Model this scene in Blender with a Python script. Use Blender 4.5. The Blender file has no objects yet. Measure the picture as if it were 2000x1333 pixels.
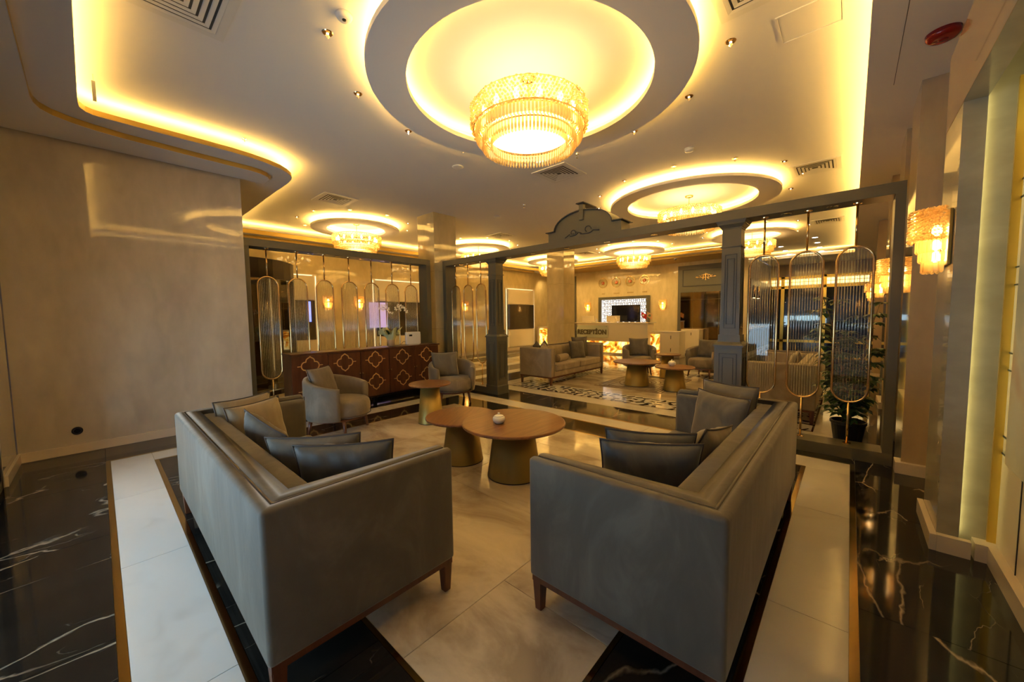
import bpy, bmesh, math, random
from mathutils import Vector, Matrix
random.seed(7)
PI = math.pi
S = bpy.context.scene
COL = S.collection

# ------------------------------------------------------------------ camera, world, light, exposure
H = 1.5
yaw, pit, rol = math.radians(42.144), math.radians(3.8026), math.radians(-0.7624)
f = Vector((math.cos(yaw)*math.cos(pit), math.sin(yaw)*math.cos(pit), -math.sin(pit)))
r = Vector((math.sin(yaw), -math.cos(yaw), 0)); u = r.cross(f)
r2 = r*math.cos(rol)+u*math.sin(rol); u2 = -r*math.sin(rol)+u*math.cos(rol)
cam = bpy.data.cameras.new('camera'); camo = bpy.data.objects.new('camera', cam); COL.objects.link(camo)
cam.sensor_width = 36; cam.lens = 730.3/2000*36; cam.clip_start = .03
camo.matrix_world = Matrix(((r2.x, u2.x, -f.x, 0), (r2.y, u2.y, -f.y, 0), (r2.z, u2.z, -f.z, H), (0, 0, 0, 1)))
S.camera = camo
S.view_settings.view_transform = 'Standard'; S.view_settings.look = 'None'
S.view_settings.gamma = 1; S.view_settings.use_curve_mapping = False
S.view_settings.exposure = 1.6
S.cycles.transparent_max_bounces = 32
w = bpy.data.worlds.new('world'); S.world = w; w.use_nodes = True
w.node_tree.nodes['Background'].inputs[0].default_value = (.35, .5, .8, 1)
w.node_tree.nodes['Background'].inputs[1].default_value = .12
WARM = (1.0, .60, .14)
LED = 20.0          # cove strips
LAMP = 2.0        # chandelier diffusers
def area(name, loc, direction, sx, sy, power, color):
    l = bpy.data.lights.new(name, 'AREA'); l.shape = 'RECTANGLE'; l.size = sx; l.size_y = sy
    l.energy = power; l.color = color
    o = bpy.data.objects.new(name, l); COL.objects.link(o); o.location = loc
    o.rotation_euler = Vector(direction).to_track_quat('-Z', 'Y').to_euler()
    return o
# evening daylight outside the glass front beside the camera
dl_ = area('daylight', (-.82, 3.3, .82), (1, -.05, 0), 3.8, .8, 22, (.52, .73, 1.0)); dl_.data.spread = math.radians(150)
# added fill spots without fixtures, brightening the reception wall
for y_ in (3.2, 4.2, 5.2, 6.1, 7.0, 7.9, 8.8, 9.8, 10.6):
    sl_ = bpy.data.lights.new('reception_fill', 'SPOT'); sl_.energy = 18; sl_.color = (1, .66, .24); sl_.shadow_soft_size = .03; sl_.spot_size = math.radians(110); sl_.spot_blend = .8
    so_ = bpy.data.objects.new('reception_fill', sl_); COL.objects.link(so_); so_.location = (13.95, y_, 3.43)
    so_.rotation_euler = Vector((.45, 0, -1)).to_track_quat('-Z', 'Y').to_euler()

# ------------------------------------------------------------------ materials
def mat(name, base=(.5, .5, .5), rough=.5, metal=0, emit=None, es=1, spec=None, sheen=0, coat=0, trans=0, ior=None, alpha=None):
    m = bpy.data.materials.new(name); m.use_nodes = True
    b = m.node_tree.nodes['Principled BSDF']
    b.inputs['Base Color'].default_value = (*base, 1); b.inputs['Roughness'].default_value = rough
    b.inputs['Metallic'].default_value = metal
    if emit: b.inputs['Emission Color'].default_value = (*emit, 1); b.inputs['Emission Strength'].default_value = es
    if spec is not None: b.inputs['Specular IOR Level'].default_value = spec
    if sheen: b.inputs['Sheen Weight'].default_value = sheen; b.inputs['Sheen Roughness'].default_value = .4
    if coat: b.inputs['Coat Weight'].default_value = coat; b.inputs['Coat Roughness'].default_value = .03
    if trans: b.inputs['Transmission Weight'].default_value = trans
    if ior: b.inputs['IOR'].default_value = ior
    return m
def nn(m, t, **k):
    n = m.node_tree.nodes.new(t)
    for a, v in k.items(): setattr(n, a, v)
    return n
def lk(m, a, b): m.node_tree.links.new(a, b)
def coords(m, scale=(1, 1, 1), rot=(0, 0, 0), rnd=False):
    tc = nn(m, 'ShaderNodeTexCoord'); mp = nn(m, 'ShaderNodeMapping')
    mp.inputs['Scale'].default_value = scale; mp.inputs['Rotation'].default_value = rot
    lk(m, tc.outputs['Object'], mp.inputs['Vector'])
    if rnd:
        oi = nn(m, 'ShaderNodeObjectInfo'); mu = nn(m, 'ShaderNodeMath', operation='MULTIPLY'); mu.inputs[1].default_value = 37
        lk(m, oi.outputs['Random'], mu.inputs[0]); cb = nn(m, 'ShaderNodeCombineXYZ')
        lk(m, mu.outputs[0], cb.inputs[0]); lk(m, mu.outputs[0], cb.inputs[1])
        ad = nn(m, 'ShaderNodeVectorMath', operation='ADD'); lk(m, mp.outputs[0], ad.inputs[0]); lk(m, cb.outputs[0], ad.inputs[1])
        return ad.outputs[0]
    return mp.outputs[0]
def ramp(m, src, stops):
    n = nn(m, 'ShaderNodeValToRGB'); e = n.color_ramp.elements
    while len(e) < len(stops): e.new(.5)
    for i, (p, c) in enumerate(stops): e[i].position = p; e[i].color = (*c, 1)
    lk(m, src, n.inputs[0]); return n.outputs[0]
def noise(m, vec, sc, det=4, dist=0, rough=.5):
    n = nn(m, 'ShaderNodeTexNoise'); n.inputs['Scale'].default_value = sc; n.inputs['Detail'].default_value = det
    n.inputs['Distortion'].default_value = dist; n.inputs['Roughness'].default_value = rough
    lk(m, vec, n.inputs['Vector']); return n.outputs['Fac']
def mixc(m, fac, a, b, mode='MIX'):
    n = nn(m, 'ShaderNodeMix', data_type='RGBA', blend_type=mode)
    for i, v in ((0, fac), (6, a), (7, b)):
        if hasattr(v, 'links') or hasattr(v, 'is_output'): lk(m, v, n.inputs[i])
        elif isinstance(v, (int, float)): n.inputs[i].default_value = v
        else: n.inputs[i].default_value = (*v, 1)
    return n.outputs[2]
def setb(m, out, inp='Base Color'): lk(m, out, m.node_tree.nodes['Principled BSDF'].inputs[inp])
def bump(m, src, st=.1, d=.01):
    b = nn(m, 'ShaderNodeBump'); b.inputs['Strength'].default_value = st; b.inputs['Distance'].default_value = d
    lk(m, src, b.inputs['Height']); lk(m, b.outputs[0], m.node_tree.nodes['Principled BSDF'].inputs['Normal'])
def veins(m, vec, sc, width=.02, dist=1.2, det=4):
    wn = noise(m, vec, sc*.8, det, 0, .6)
    # vein = |noise-.5| small
    s = nn(m, 'ShaderNodeMath', operation='SUBTRACT'); s.inputs[1].default_value = .5; lk(m, wn, s.inputs[0])
    a = nn(m, 'ShaderNodeMath', operation='ABSOLUTE'); lk(m, s.outputs[0], a.inputs[0])
    return ramp(m, a.outputs[0], [(0, (1, 1, 1)), (width, (0, 0, 0))])
# black veined marble
BLACK = mat('black_marble', (.012, .011, .010), .07, spec=.5)
# white marble
WHITE = mat('white_marble', (.8, .77, .7), .09)
v = coords(WHITE, (1, .6, 1), (0, 0, .6), rnd=True)
kv = veins(WHITE, v, 1.1, .03); msk = ramp(WHITE, noise(WHITE, v, 1.5, 3), [(.5, (0, 0, 0)), (.7, (.55, .55, .55))])
setb(WHITE, mixc(WHITE, mixc(WHITE, 1.0, kv, msk, 'MULTIPLY'), ramp(WHITE, noise(WHITE, v, 2, 4), [(.3, (.68, .65, .58)), (.7, (.62, .585, .515))]), (.42, .37, .30)))
# beige polished marble
BEIGE = mat('beige_marble', (.6, .5, .38), .09)
v = coords(BEIGE, (1, .55, 1), (0, 0, .9), rnd=True)
b0 = ramp(BEIGE, noise(BEIGE, v, 2.2, 8, .6, .62), [(.36, (.33, .265, .185)), (.5, (.50, .425, .31)), (.64, (.60, .52, .39))])
kv = veins(BEIGE, v, 2.4, .025); msk = ramp(BEIGE, noise(BEIGE, v, 1.9, 3), [(.5, (0, 0, 0)), (.7, (.5, .5, .5))])
setb(BEIGE, mixc(BEIGE, mixc(BEIGE, 1.0, kv, msk, 'MULTIPLY'), b0, (.27, .20, .14)))
# wall marble
def cracks(m, vec, sc, width, dst=.12, nsc=3.0):
    nz = nn(m, 'ShaderNodeTexNoise'); nz.inputs['Scale'].default_value = nsc; nz.inputs['Detail'].default_value = 5; lk(m, vec, nz.inputs['Vector'])
    sb = nn(m, 'ShaderNodeVectorMath', operation='SUBTRACT'); sb.inputs[1].default_value = (.5, .5, .5); lk(m, nz.outputs['Color'], sb.inputs[0])
    sl = nn(m, 'ShaderNodeVectorMath', operation='SCALE'); sl.inputs['Scale'].default_value = dst; lk(m, sb.outputs[0], sl.inputs[0])
    ad = nn(m, 'ShaderNodeVectorMath', operation='ADD'); lk(m, vec, ad.inputs[0]); lk(m, sl.outputs[0], ad.inputs[1])
    vo = nn(m, 'ShaderNodeTexVoronoi', feature='DISTANCE_TO_EDGE'); vo.inputs['Scale'].default_value = sc; lk(m, ad.outputs[0], vo.inputs['Vector'])
    return ramp(m, vo.outputs['Distance'], [(0, (1, 1, 1)), (width, (0, 0, 0))])
def wallmat(name, c0, c1, rough=.05, sc=(1, 1, .45)):
    m = mat(name, c0, rough, coat=.35)
    v = coords(m, sc, rnd=True)
    a = ramp(m, noise(m, v, 1.6, 6, .5, .55), [(.3, c0), (.7, c1)])
    b = ramp(m, noise(m, v, 7, 3, .3), [(.3, (.86, .86, .86)), (.7, (1, 1, 1))])
    setb(m, mixc(m, 1.0, a, b, 'MULTIPLY')); return m
v = coords(BLACK, (.55, 1.25, 1), (0, 0, -.55), rnd=True)
k1 = cracks(BLACK, v, 1.25, .010, .35, 2.4); k2 = cracks(BLACK, v, 2.9, .009, .30, 4.0)
msk = ramp(BLACK, noise(BLACK, v, 1.6, 3), [(.44, (0, 0, 0)), (.56, (1, 1, 1))])
msk2 = ramp(BLACK, noise(BLACK, v, 3.1, 3), [(.52, (0, 0, 0)), (.64, (.7, .7, .7))])
vv = mixc(BLACK, 1.0, mixc(BLACK, 1.0, k1, msk, 'MULTIPLY'), mixc(BLACK, 1.0, k2, msk2, 'MULTIPLY'), 'ADD')
cl = ramp(BLACK, noise(BLACK, v, 3, 6), [(.3, (.008, .008, .007)), (.8, (.026, .021, .015))])
setb(BLACK, mixc(BLACK, vv, cl, (.36, .29, .20)))
WALL = wallmat('wall_marble', (.50, .44, .35), (.62, .55, .45))
WALLR = wallmat('tan_wall_marble', (.44, .34, .205), (.54, .42, .26))
PILL = wallmat('pillar_marble', (.60, .485, .26), (.72, .595, .335), .06)
GREEN = wallmat('grey_green_marble', (.34, .31, .22), (.45, .41, .30), .22, (1, 1, 1.6))
CEIL = mat('ceiling_paint', (.80, .76, .70), .75)
SKIRT = mat('skirting_marble', (.66, .56, .43), .18)
GREY = mat('grey_lacquer', (.105, .097, .066), .38)
GREYD = mat('dark_grey_lacquer', (.05, .05, .042), .45)  # darker grey for mouldings, caps, carving and the soffit joint
GOLD = mat('polished_gold', (.85, .58, .26), .14, 1)
BRASS = mat('brass_strip', (.55, .40, .16), .12, 1)
YEL = mat('yellow_gold_trim', (.80, .58, .12), .3, 1)
GOLDS = mat('satin_gold', (.95, .66, .28), .38, .8)
CHROME = mat('chrome', (.7, .68, .62), .12, 1)
GROUT = mat('grout', (.30, .26, .21), .7)
CREAM = mat('cream_lacquer', (.78, .69, .52), .22)
BLACKP = mat('black_plastic', (.01, .01, .01), .35)
DARKM = mat('dark_metal', (.02, .018, .015), .3, .6)
RED = mat('red_plastic', (.30, .01, .006), .15)
PORC = mat('porcelain', (.82, .78, .68), .15, coat=.5)
WHP = mat('white_plastic', (.78, .76, .72), .35)
MIRR = mat('bronze_mirror', (.38, .30, .20), .05, 1)
SCREEN = mat('tv_screen', (.008, .009, .014), .08)
GREYB = mat('brown_partition', (.16, .13, .10), .4)
# velvet
def velvet(name, c, c2):
    m = mat(name, c, .75, sheen=.55)
    m.node_tree.nodes['Principled BSDF'].inputs['Sheen Tint'].default_value = (.75, .68, .55, 1)
    v = coords(m, (1, 1, .5))
    setb(m, ramp(m, noise(m, v, 3.6, 6, 1.2, .6), [(.36, tuple(x*.86 for x in c)), (.52, c), (.68, tuple(x*1.08 for x in c2))]))
    bump(m, noise(m, v, 7, 4, .5), .22, .02)
    return m
VELV = velvet('taupe_velvet', (.105, .092, .068), (.135, .120, .090))
VELP = velvet('pillow_velvet', (.125, .110, .082), (.165, .147, .112))
VELG = velvet('grey_pillow_satin', (.085, .083, .072), (.12, .116, .10)); VELG.node_tree.nodes['Principled BSDF'].inputs['Roughness'].default_value = .55
VELC = velvet('beige_chair_velvet', (.31, .25, .165), (.37, .30, .205))
VELT = velvet('tub_chair_velvet', (.175, .145, .105), (.215, .18, .132))
VELY = velvet('sand_pillow_velvet', (.24, .195, .125), (.29, .245, .16))
PIPE = mat('piping', (.060, .046, .034), .7)
# wood
def wood(name, c0, c1, rough=.35, rot=0, sc=1):
    m = mat(name, c0, rough)
    v = coords(m, (1.2*sc, 14*sc, 1.2*sc), (0, 0, rot))
    a = noise(m, v, 2.2, 6, .4, .6)
    setb(m, ramp(m, a, [(.3, c0), (.7, c1)])); bump(m, a, .05, .003); return m
TOPW = wood('walnut_table_top', (.15, .058, .018), (.26, .115, .040), .30, .7)
LEGW = wood('dark_walnut', (.085, .026, .010), (.14, .045, .018), .35)
CABW = mat('cabinet_walnut', (.10, .035, .014), .28)
v = coords(CABW, (5, 5, .7)); a = noise(CABW, v, 2.4, 6, .5)
setb(CABW, ramp(CABW, a, [(.3, (.060, .018, .007)), (.7, (.135, .048, .020))]))
BRZ = mat('brushed_bronze_gold', (.36, .25, .055), .42, .55)
# glass
def glassmat(name, tint, gl=.12, rough=.02, dens=.0, ior=1.5):
    m = bpy.data.materials.new(name); m.use_nodes = True; nt = m.node_tree
    for n in list(nt.nodes): nt.nodes.remove(n)
    o = nt.nodes.new('ShaderNodeOutputMaterial'); t = nt.nodes.new('ShaderNodeBsdfTransparent'); g = nt.nodes.new('ShaderNodeBsdfGlossy')
    t.inputs[0].default_value = (*tint, 1); g.inputs['Roughness'].default_value = rough; g.inputs[0].default_value = (.95, .93, .88, 1)
    mx = nt.nodes.new('ShaderNodeMixShader'); lw = nt.nodes.new('ShaderNodeLayerWeight'); lw.inputs[0].default_value = .5
    fr = nt.nodes.new('ShaderNodeMath'); fr.operation = 'POWER'; fr.inputs[1].default_value = 4.0; nt.links.new(lw.outputs['Facing'], fr.inputs[0])
    ad = nt.nodes.new('ShaderNodeMath'); ad.operation = 'MULTIPLY_ADD'; ad.inputs[1].default_value = .75; ad.inputs[2].default_value = gl; ad.use_clamp = True
    nt.links.new(fr.outputs[0], ad.inputs[0]); nt.links.new(ad.outputs[0], mx.inputs[0])
    nt.links.new(t.outputs[0], mx.inputs[1]); nt.links.new(g.outputs[0], mx.inputs[2]); nt.links.new(mx.outputs[0], o.inputs[0])
    return m
GLASS = glassmat('clear_glass', (.95, .96, .93), .045)
REED = glassmat('reeded_glass', (.96, .96, .93), .22, .12, ior=1.02)
SMOKE = glassmat('smoked_glass', (.45, .42, .36), .10)
# crystal: translucent drops with a hard sheen
def crystal(name):
    m = bpy.data.materials.new(name); m.use_nodes = True; nt = m.node_tree
    for n in list(nt.nodes): nt.nodes.remove(n)
    o = nt.nodes.new('ShaderNodeOutputMaterial'); t = nt.nodes.new('ShaderNodeBsdfTransparent'); g = nt.nodes.new('ShaderNodeBsdfGlossy')
    tl = nt.nodes.new('ShaderNodeBsdfTranslucent'); tl.inputs[0].default_value = (1, .78, .42, 1); g.inputs['Roughness'].default_value = .08
    t.inputs[0].default_value = (1, .90, .66, 1)
    a = nt.nodes.new('ShaderNodeMixShader'); a.inputs[0].default_value = .45
    b = nt.nodes.new('ShaderNodeMixShader'); b.inputs[0].default_value = .22
    nt.links.new(t.outputs[0], a.inputs[1]); nt.links.new(tl.outputs[0], a.inputs[2])
    nt.links.new(a.outputs[0], b.inputs[1]); nt.links.new(g.outputs[0], b.inputs[2]); nt.links.new(b.outputs[0], o.inputs[0])
    return m
CRYS = crystal('crystal')
def emis(name, c, s): return mat(name, (.8, .8, .8), .5, emit=c, es=s)
LEDM = emis('warm_led', WARM, LED)
LEDB = emis('bright_warm_led', WARM, LED*.75)
BULB = emis('chandelier_bulb', (1, .70, .28), LAMP)
BULBH = emis('chandelier_hot_bulb', (1, .70, .28), LAMP*3.5)
BULBS = emis('sconce_bulb', (1, .64, .26), 14)
LEDG = emis('greenish_led', (1, .86, .36), 3.2)
LEDW = emis('white_led', (1, .85, .50), .5)
BACKL = emis('backlit_panel', (1, .94, .86), .55)
DOWN = emis('downlight_lens', (1, .9, .7), 6)
# backlit onyx
ONYX = mat('backlit_onyx', (.6, .35, .1), .15)
v = coords(ONYX, (1, 1, 1.2), rnd=True)
oc = ramp(ONYX, noise(ONYX, v, 1.7, 5, 2.6, .55), [(.36, (.16, .03, .003)), (.46, (.75, .20, .01)), (.53, (1, .55, .06)), (.64, (1, .88, .40))])
setb(ONYX, oc); setb(ONYX, oc, 'Emission Color'); ONYX.node_tree.nodes['Principled BSDF'].inputs['Emission Strength'].default_value = .55

# ------------------------------------------------------------------ helpers
def obj(name, bm, m, parent=None, loc=None, smooth=False, stuff=False):
    me = bpy.data.meshes.new(name)
    bmesh.ops.recalc_face_normals(bm, faces=bm.faces)
    bm.to_mesh(me); bm.free()
    if m: me.materials.append(m)
    if smooth:
        for p in me.polygons: p.use_smooth = True
    o = bpy.data.objects.new(name, me); COL.objects.link(o)
    if parent: o.parent = parent
    if loc: o.location = loc
    if stuff: o['kind'] = 'stuff'
    return o
def thing(name, label, cat, loc=(0, 0, 0), rotz=0, group=None):
    o = bpy.data.objects.new(name, None); COL.objects.link(o); o.location = loc; o.rotation_euler = (0, 0, rotz)
    o.empty_display_size = .1
    o['label'] = label; o['category'] = cat
    if group: o['group'] = group
    return o
def tag(o, label, cat, group=None):
    o['label'] = label; o['category'] = cat
    if group: o['group'] = group
    return o
def struct(name, bm, m, parent=None, smooth=False):
    o = obj(name, bm, m, parent, smooth=smooth)
    if not parent: o['kind'] = 'structure'
    return o
def dup(root, loc, rotz, label, group=None):
    rr = root.copy(); COL.objects.link(rr); rr.location = loc; rr.rotation_euler = (0, 0, rotz); rr['label'] = label
    if group: rr['group'] = group
    for ch in list(root.children):
        c = ch.copy(); COL.objects.link(c); c.parent = rr
        for g in list(ch.children):
            d = g.copy(); COL.objects.link(d); d.parent = c
    return rr
def B(): return bmesh.new()
def bx(bm, x0, x1, y0, y1, z0, z1, bev=0, seg=2):
    vs = [bm.verts.new(p) for p in ((x0, y0, z0), (x1, y0, z0), (x1, y1, z0), (x0, y1, z0), (x0, y0, z1), (x1, y0, z1), (x1, y1, z1), (x0, y1, z1))]
    fs = [bm.faces.new([vs[i] for i in q]) for q in ((3, 2, 1, 0), (4, 5, 6, 7), (0, 1, 5, 4), (1, 2, 6, 5), (2, 3, 7, 6), (3, 0, 4, 7))]
    if bev:
        es = list({e for q in fs for e in q.edges})
        bmesh.ops.bevel(bm, geom=es, offset=bev, segments=seg, profile=.6, affect='EDGES')
    return bm
def box(x0, x1, y0, y1, z0, z1, bev=0, seg=2): return bx(B(), x0, x1, y0, y1, z0, z1, bev, seg)
def prism(bm, pts, z0, z1):
    a = [bm.verts.new((p[0], p[1], z0)) for p in pts]; b = [bm.verts.new((p[0], p[1], z1)) for p in pts]
    n = len(pts)
    bm.faces.new(a[::-1]); bm.faces.new(b)
    for i in range(n): bm.faces.new((a[i], a[(i+1) % n], b[(i+1) % n], b[i]))
    return bm
def lathe(bm, prof, n=32, c=(0, 0, 0), cap=True):
    rings = []
    for (R, z) in prof:
        rings.append([bm.verts.new((c[0]+R*math.cos(2*PI*i/n), c[1]+R*math.sin(2*PI*i/n), c[2]+z)) for i in range(n)])
    for a, b in zip(rings, rings[1:]):
        for i in range(n): bm.faces.new((a[i], a[(i+1) % n], b[(i+1) % n], b[i]))
    if cap:
        bm.faces.new(rings[0][::-1]); bm.faces.new(rings[-1])
    return bm
def tube(bm, path, rad, n=8, closed=False):
    P = [Vector(p) for p in path]; m = len(P); rings = []
    prev = None
    for i in range(m):
        if closed: t = (P[(i+1) % m]-P[i-1])
        else: t = P[min(i+1, m-1)]-P[max(i-1, 0)]
        t.normalize()
        if prev is None:
            a = Vector((0, 0, 1)) if abs(t.z) < .9 else Vector((1, 0, 0)); nrm = t.cross(a).normalized()
        else:
            nrm = (prev - t*prev.dot(t))
            nrm = nrm.normalized() if nrm.length > 1e-6 else t.orthogonal().normalized()
        prev = nrm; bn = t.cross(nrm)
        R = rad[i] if isinstance(rad, (list, tuple)) else rad
        rings.append([bm.verts.new(P[i]+nrm*R*math.cos(2*PI*k/n)+bn*R*math.sin(2*PI*k/n)) for k in range(n)])
    for i in range(m if closed else m-1):
        a, b = rings[i], rings[(i+1) % m]
        for k in range(n): bm.faces.new((a[k], a[(k+1) % n], b[(k+1) % n], b[k]))
    if not closed: bm.faces.new(rings[0][::-1]); bm.faces.new(rings[-1])
    return bm
def annulus(bm, cx, cy, r0, r1, z0, z1, n=72):
    q = []
    for (R, z) in ((r0, z0), (r1, z0), (r1, z1), (r0, z1)):
        q.append([bm.verts.new((cx+R*math.cos(2*PI*i/n), cy+R*math.sin(2*PI*i/n), z)) for i in range(n)])
    for j in range(4):
        a, b = q[j], q[(j+1) % 4]
        for i in range(n): bm.faces.new((a[i], a[(i+1) % n], b[(i+1) % n], b[i]))
    return bm
def ribbon(bm, path, wdt, z, side=1):   # flat strip facing up following a path in plan
    P = [Vector((p[0], p[1], 0)) for p in path]; A = []; Bv = []
    for i, p in enumerate(P):
        t = (P[min(i+1, len(P)-1)]-P[max(i-1, 0)]).normalized(); n_ = Vector((-t.y, t.x, 0))*side
        A.append(bm.verts.new((p.x, p.y, z))); q = p+n_*wdt; Bv.append(bm.verts.new((q.x, q.y, z)))
    for i in range(len(P)-1): bm.faces.new((A[i], A[i+1], Bv[i+1], Bv[i]))
    return bm

# ------------------------------------------------------------------ floor: grout bed and single tiles
floor = struct('floor', box(-.75, 20.3, -.75, 11.5, -.25, -.012), GROUT)
_tm = {}
def tile(x0, x1, y0, y1, m, name='tile', gap=.0016, z1=0.0):
    sx, sy = round(x1-x0-2*gap, 4), round(y1-y0-2*gap, 4)
    if sx <= .004 or sy <= .004: return
    key = (sx, sy, m.name, z1)
    if key not in _tm:
        o = obj(name, box(-sx/2, sx/2, -sy/2, sy/2, -.014, z1), m, floor); _tm[key] = o.data
    else:
        o = bpy.data.objects.new(name, _tm[key]); COL.objects.link(o); o.parent = floor
    o.location = ((x0+x1)/2, (y0+y1)/2, 0)
def cuts(a, b, first, step):
    c = [a]; k = first
    while k < a+.02: k += step
    while k < b-.02: c.append(k); k += step
    return c+[b]
def tiles(x0, x1, y0, y1, m, fx=None, sx=1.3, fy=None, sy=1.3):
    xs = [x0, x1] if fx is None else cuts(x0, x1, fx, sx); ys = [y0, y1] if fy is None else cuts(y0, y1, fy, sy)
    for a, b in zip(xs, xs[1:]):
        for c, d in zip(ys, ys[1:]): tile(a, b, c, d, m)
def frame_ring(X0, X1, Y0, Y1, t, m, fx, fy):
    tiles(X0, X0+t, Y0, Y1, m, fy=fy); tiles(X1-t, X1, Y0, Y1, m, fy=fy)
    tiles(X0+t, X1-t, Y0, Y0+t, m, fx=fx); tiles(X0+t, X1-t, Y1-t, Y1, m, fx=fx)
def brass_ring(X0, X1, Y0, Y1, t, z=.0012):
    for a in ((X0, X0+t, Y0, Y1), (X1-t, X1, Y0, Y1), (X0+t, X1-t, Y0, Y0+t), (X0+t, X1-t, Y1-t, Y1)):
        tile(*a, BRASS, 'brass_strip', 0, z)
# seating carpet 1
tiles(-.75, -.028, -.75, 6.6, BLACK, fy=2.53-1.3*3)
tiles(-.028, 5.57, -.75, -.080, BLACK, fx=2.5-1.3*2)
brass_ring(-.028, 4.905, -.080, 5.885, .034)
frame_ring(.006, 4.871, -.046, 5.851, .32, WHITE, .97, .63)
brass_ring(.326, 4.551, .274, 5.531, .034)
frame_ring(.360, 4.517, .308, 5.497, .432, BLACK, 1.6, .28)
brass_ring(.792, 4.085, .740, 5.065, .024)
tiles(.816, 4.061, .764, 1.41, BEIGE, fx=1.465); tiles(.816, 4.061, 1.41, 2.71, BEIGE, fx=1.465+.65)
tiles(.816, 4.061, 2.71, 4.01, BEIGE, fx=1.465); tiles(.816, 4.061, 4.01, 5.041, BEIGE, fx=1.465+.65)
tiles(4.905, 5.57, -.080, 5.885, BLACK, fy=1.2)
# seating carpet 2 with mosaic border
frame_ring(5.57, 10.30, -.06, 5.86, .36, WHITE, 7.0, .9)
brass_ring(5.93, 9.94, .30, 5.50, .02)
tiles(6.57, 9.30, .94, 4.86, BEIGE, fx=7.9, fy=2.2)
tiles(10.30, 19.8, -.06, 5.86, BLACK, fx=11.5, fy=1.2)
tiles(5.57, 19.8, -.75, -.06, BLACK, fx=6.8, sx=1.3)
# circulation stripes
tiles(-.028, 19.8, 5.885, 6.62, BLACK, fx=1.0)
for (a, b, m) in ((6.62, 6.98, WHITE), (6.98, 7.7, BLACK), (7.7, 8.06, WHITE), (8.06, 8.8, BEIGE), (8.8, 9.16, WHITE), (9.16, 9.9, BLACK), (9.9, 10.2, WHITE), (10.2, 11.4, BLACK)):
    tiles(-.75, 19.8, a, b, m, fx=.4)
# mosaic: white ground with dark broken triangles and bars
def mosaic():
    g = B(); d = B()
    rects = ((5.95, 6.57, .32, 5.48), (9.30, 9.92, .32, 5.48), (6.57, 9.30, .32, .94), (6.57, 9.30, 4.86, 5.48))
    for (a, b, c, e) in rects: bx(g, a, b, c, e, -.012, 0)
    rn = random.Random(3)
    for (a, b, c, e) in rects:
        y = c+.06
        st = .150
        while y < e-.05:
            x = a+.06
            while x < b-.05:
                cx, cy = x+rn.uniform(-.012, .012), y+rn.uniform(-.012, .012); t = rn.uniform(0, PI)+rn.choice((0, PI/2))
                L, w0, w1 = rn.uniform(.060, .092), rn.uniform(.008, .035), rn.uniform(.028, .055)
                pts = [(-L, -w0), (L, -w1), (L*.8, w1*.7), (-L*.75, w0*1.2)]
                if rn.random() < .86:
                    prism(d, [(cx+p*math.cos(t)-q*math.sin(t), cy+p*math.sin(t)+q*math.cos(t)) for p, q in pts], -.002, .0012)
                x += st
            y += st
    o = obj('mosaic_ground', g, WHITE, floor); o2 = obj('mosaic_chips', d, mat('mosaic_black', (.012, .010, .010), .1), floor, stuff=True)
mosaic()
mot = B()
bm = mot
for k in range(4):
    o_ = .07*k
    tube(bm, [(7.05+o_, 2.62+o_, .001), (8.95-o_, 2.62+o_, .001), (8.95-o_, 4.02-o_, .001), (7.05+o_, 4.02-o_, .001)], .007, 4, True)
for k in range(5):
    a_, b_ = .62-.1*k, .50-.09*k
    tube(bm, [(8.0+a_*math.cos(t*PI/24), 3.32+b_*math.sin(t*PI/24), .001) for t in range(48)], .006, 4, True)
obj('inlay_motif', mot, mat('inlay_bronze', (.20, .13, .06), .2), floor)

# ------------------------------------------------------------------ ceiling, soffits, coves
struct('ceiling', box(-.8, 20.3, -.8, 11.5, 3.75, 3.85), CEIL)
LIPA = [(.023, -.75), (.01, 3.6), (-.008, 5.46), (.0, 5.56), (.038, 5.64), (.09, 5.68), (.14, 5.688), (.592, 5.70), (1.0, 5.705), (1.241, 5.715), (1.45, 5.745), (1.648, 5.80), (1.80, 5.87), (1.915, 5.97), (2.0, 6.08), (2.045, 6.2), (2.06, 6.4), (2.05, 7), (2.05, 10.4)]
LIPB = [(-.26, -.75), (-.27, 3.95), (-.288, 5.44), (-.28, 5.58), (-.25, 5.70), (-.18, 5.80), (-.06, 5.88), (.1, 5.94), (.324, 5.985), (.774, 6.02), (1.3, 6.05), (1.5, 6.055), (1.62, 6.085), (1.72, 6.16), (1.77, 6.25), (1.77, 6.5)]
sofA = struct('ceiling_soffit', prism(B(), LIPA+[(-.8, 10.4), (-.8, -.75)], 3.56, 3.615), CEIL)
sofB = struct('ceiling_soffit', prism(B(), LIPB+[(-.8, 6.5), (-.8, -.75)], 3.50, 3.56), CEIL)
OCHRE = mat('gold_painted_lip', (.52, .34, .07), .35, .3)
def vband(path, z0, z1, off=.002):
    b = B(); P = [Vector((p[0], p[1])) for p in path]; lo = []; hi = []
    for i, p in enumerate(P):
        t = (P[min(i+1, len(P)-1)]-P[max(i-1, 0)]).normalized(); q = (p.x+t.y*off, p.y-t.x*off)
        lo.append(b.verts.new((*q, z0))); hi.append(b.verts.new((*q, z1)))
    for i in range(len(P)-1): b.faces.new((lo[i], lo[i+1], hi[i+1], hi[i]))
    return b
obj('gold_edge', vband(LIPA, 3.561, 3.614), OCHRE, sofA); obj('gold_edge', vband(LIPB, 3.501, 3.559), OCHRE, sofB)
def inset(path, d):
    out = []; P = [Vector((p[0], p[1])) for p in path]
    for i, p in enumerate(P):
        t = (P[min(i+1, len(P)-1)]-P[max(i-1, 0)]).normalized(); out.append((p.x-t.y*d, p.y+t.x*d))
    return out
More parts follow.
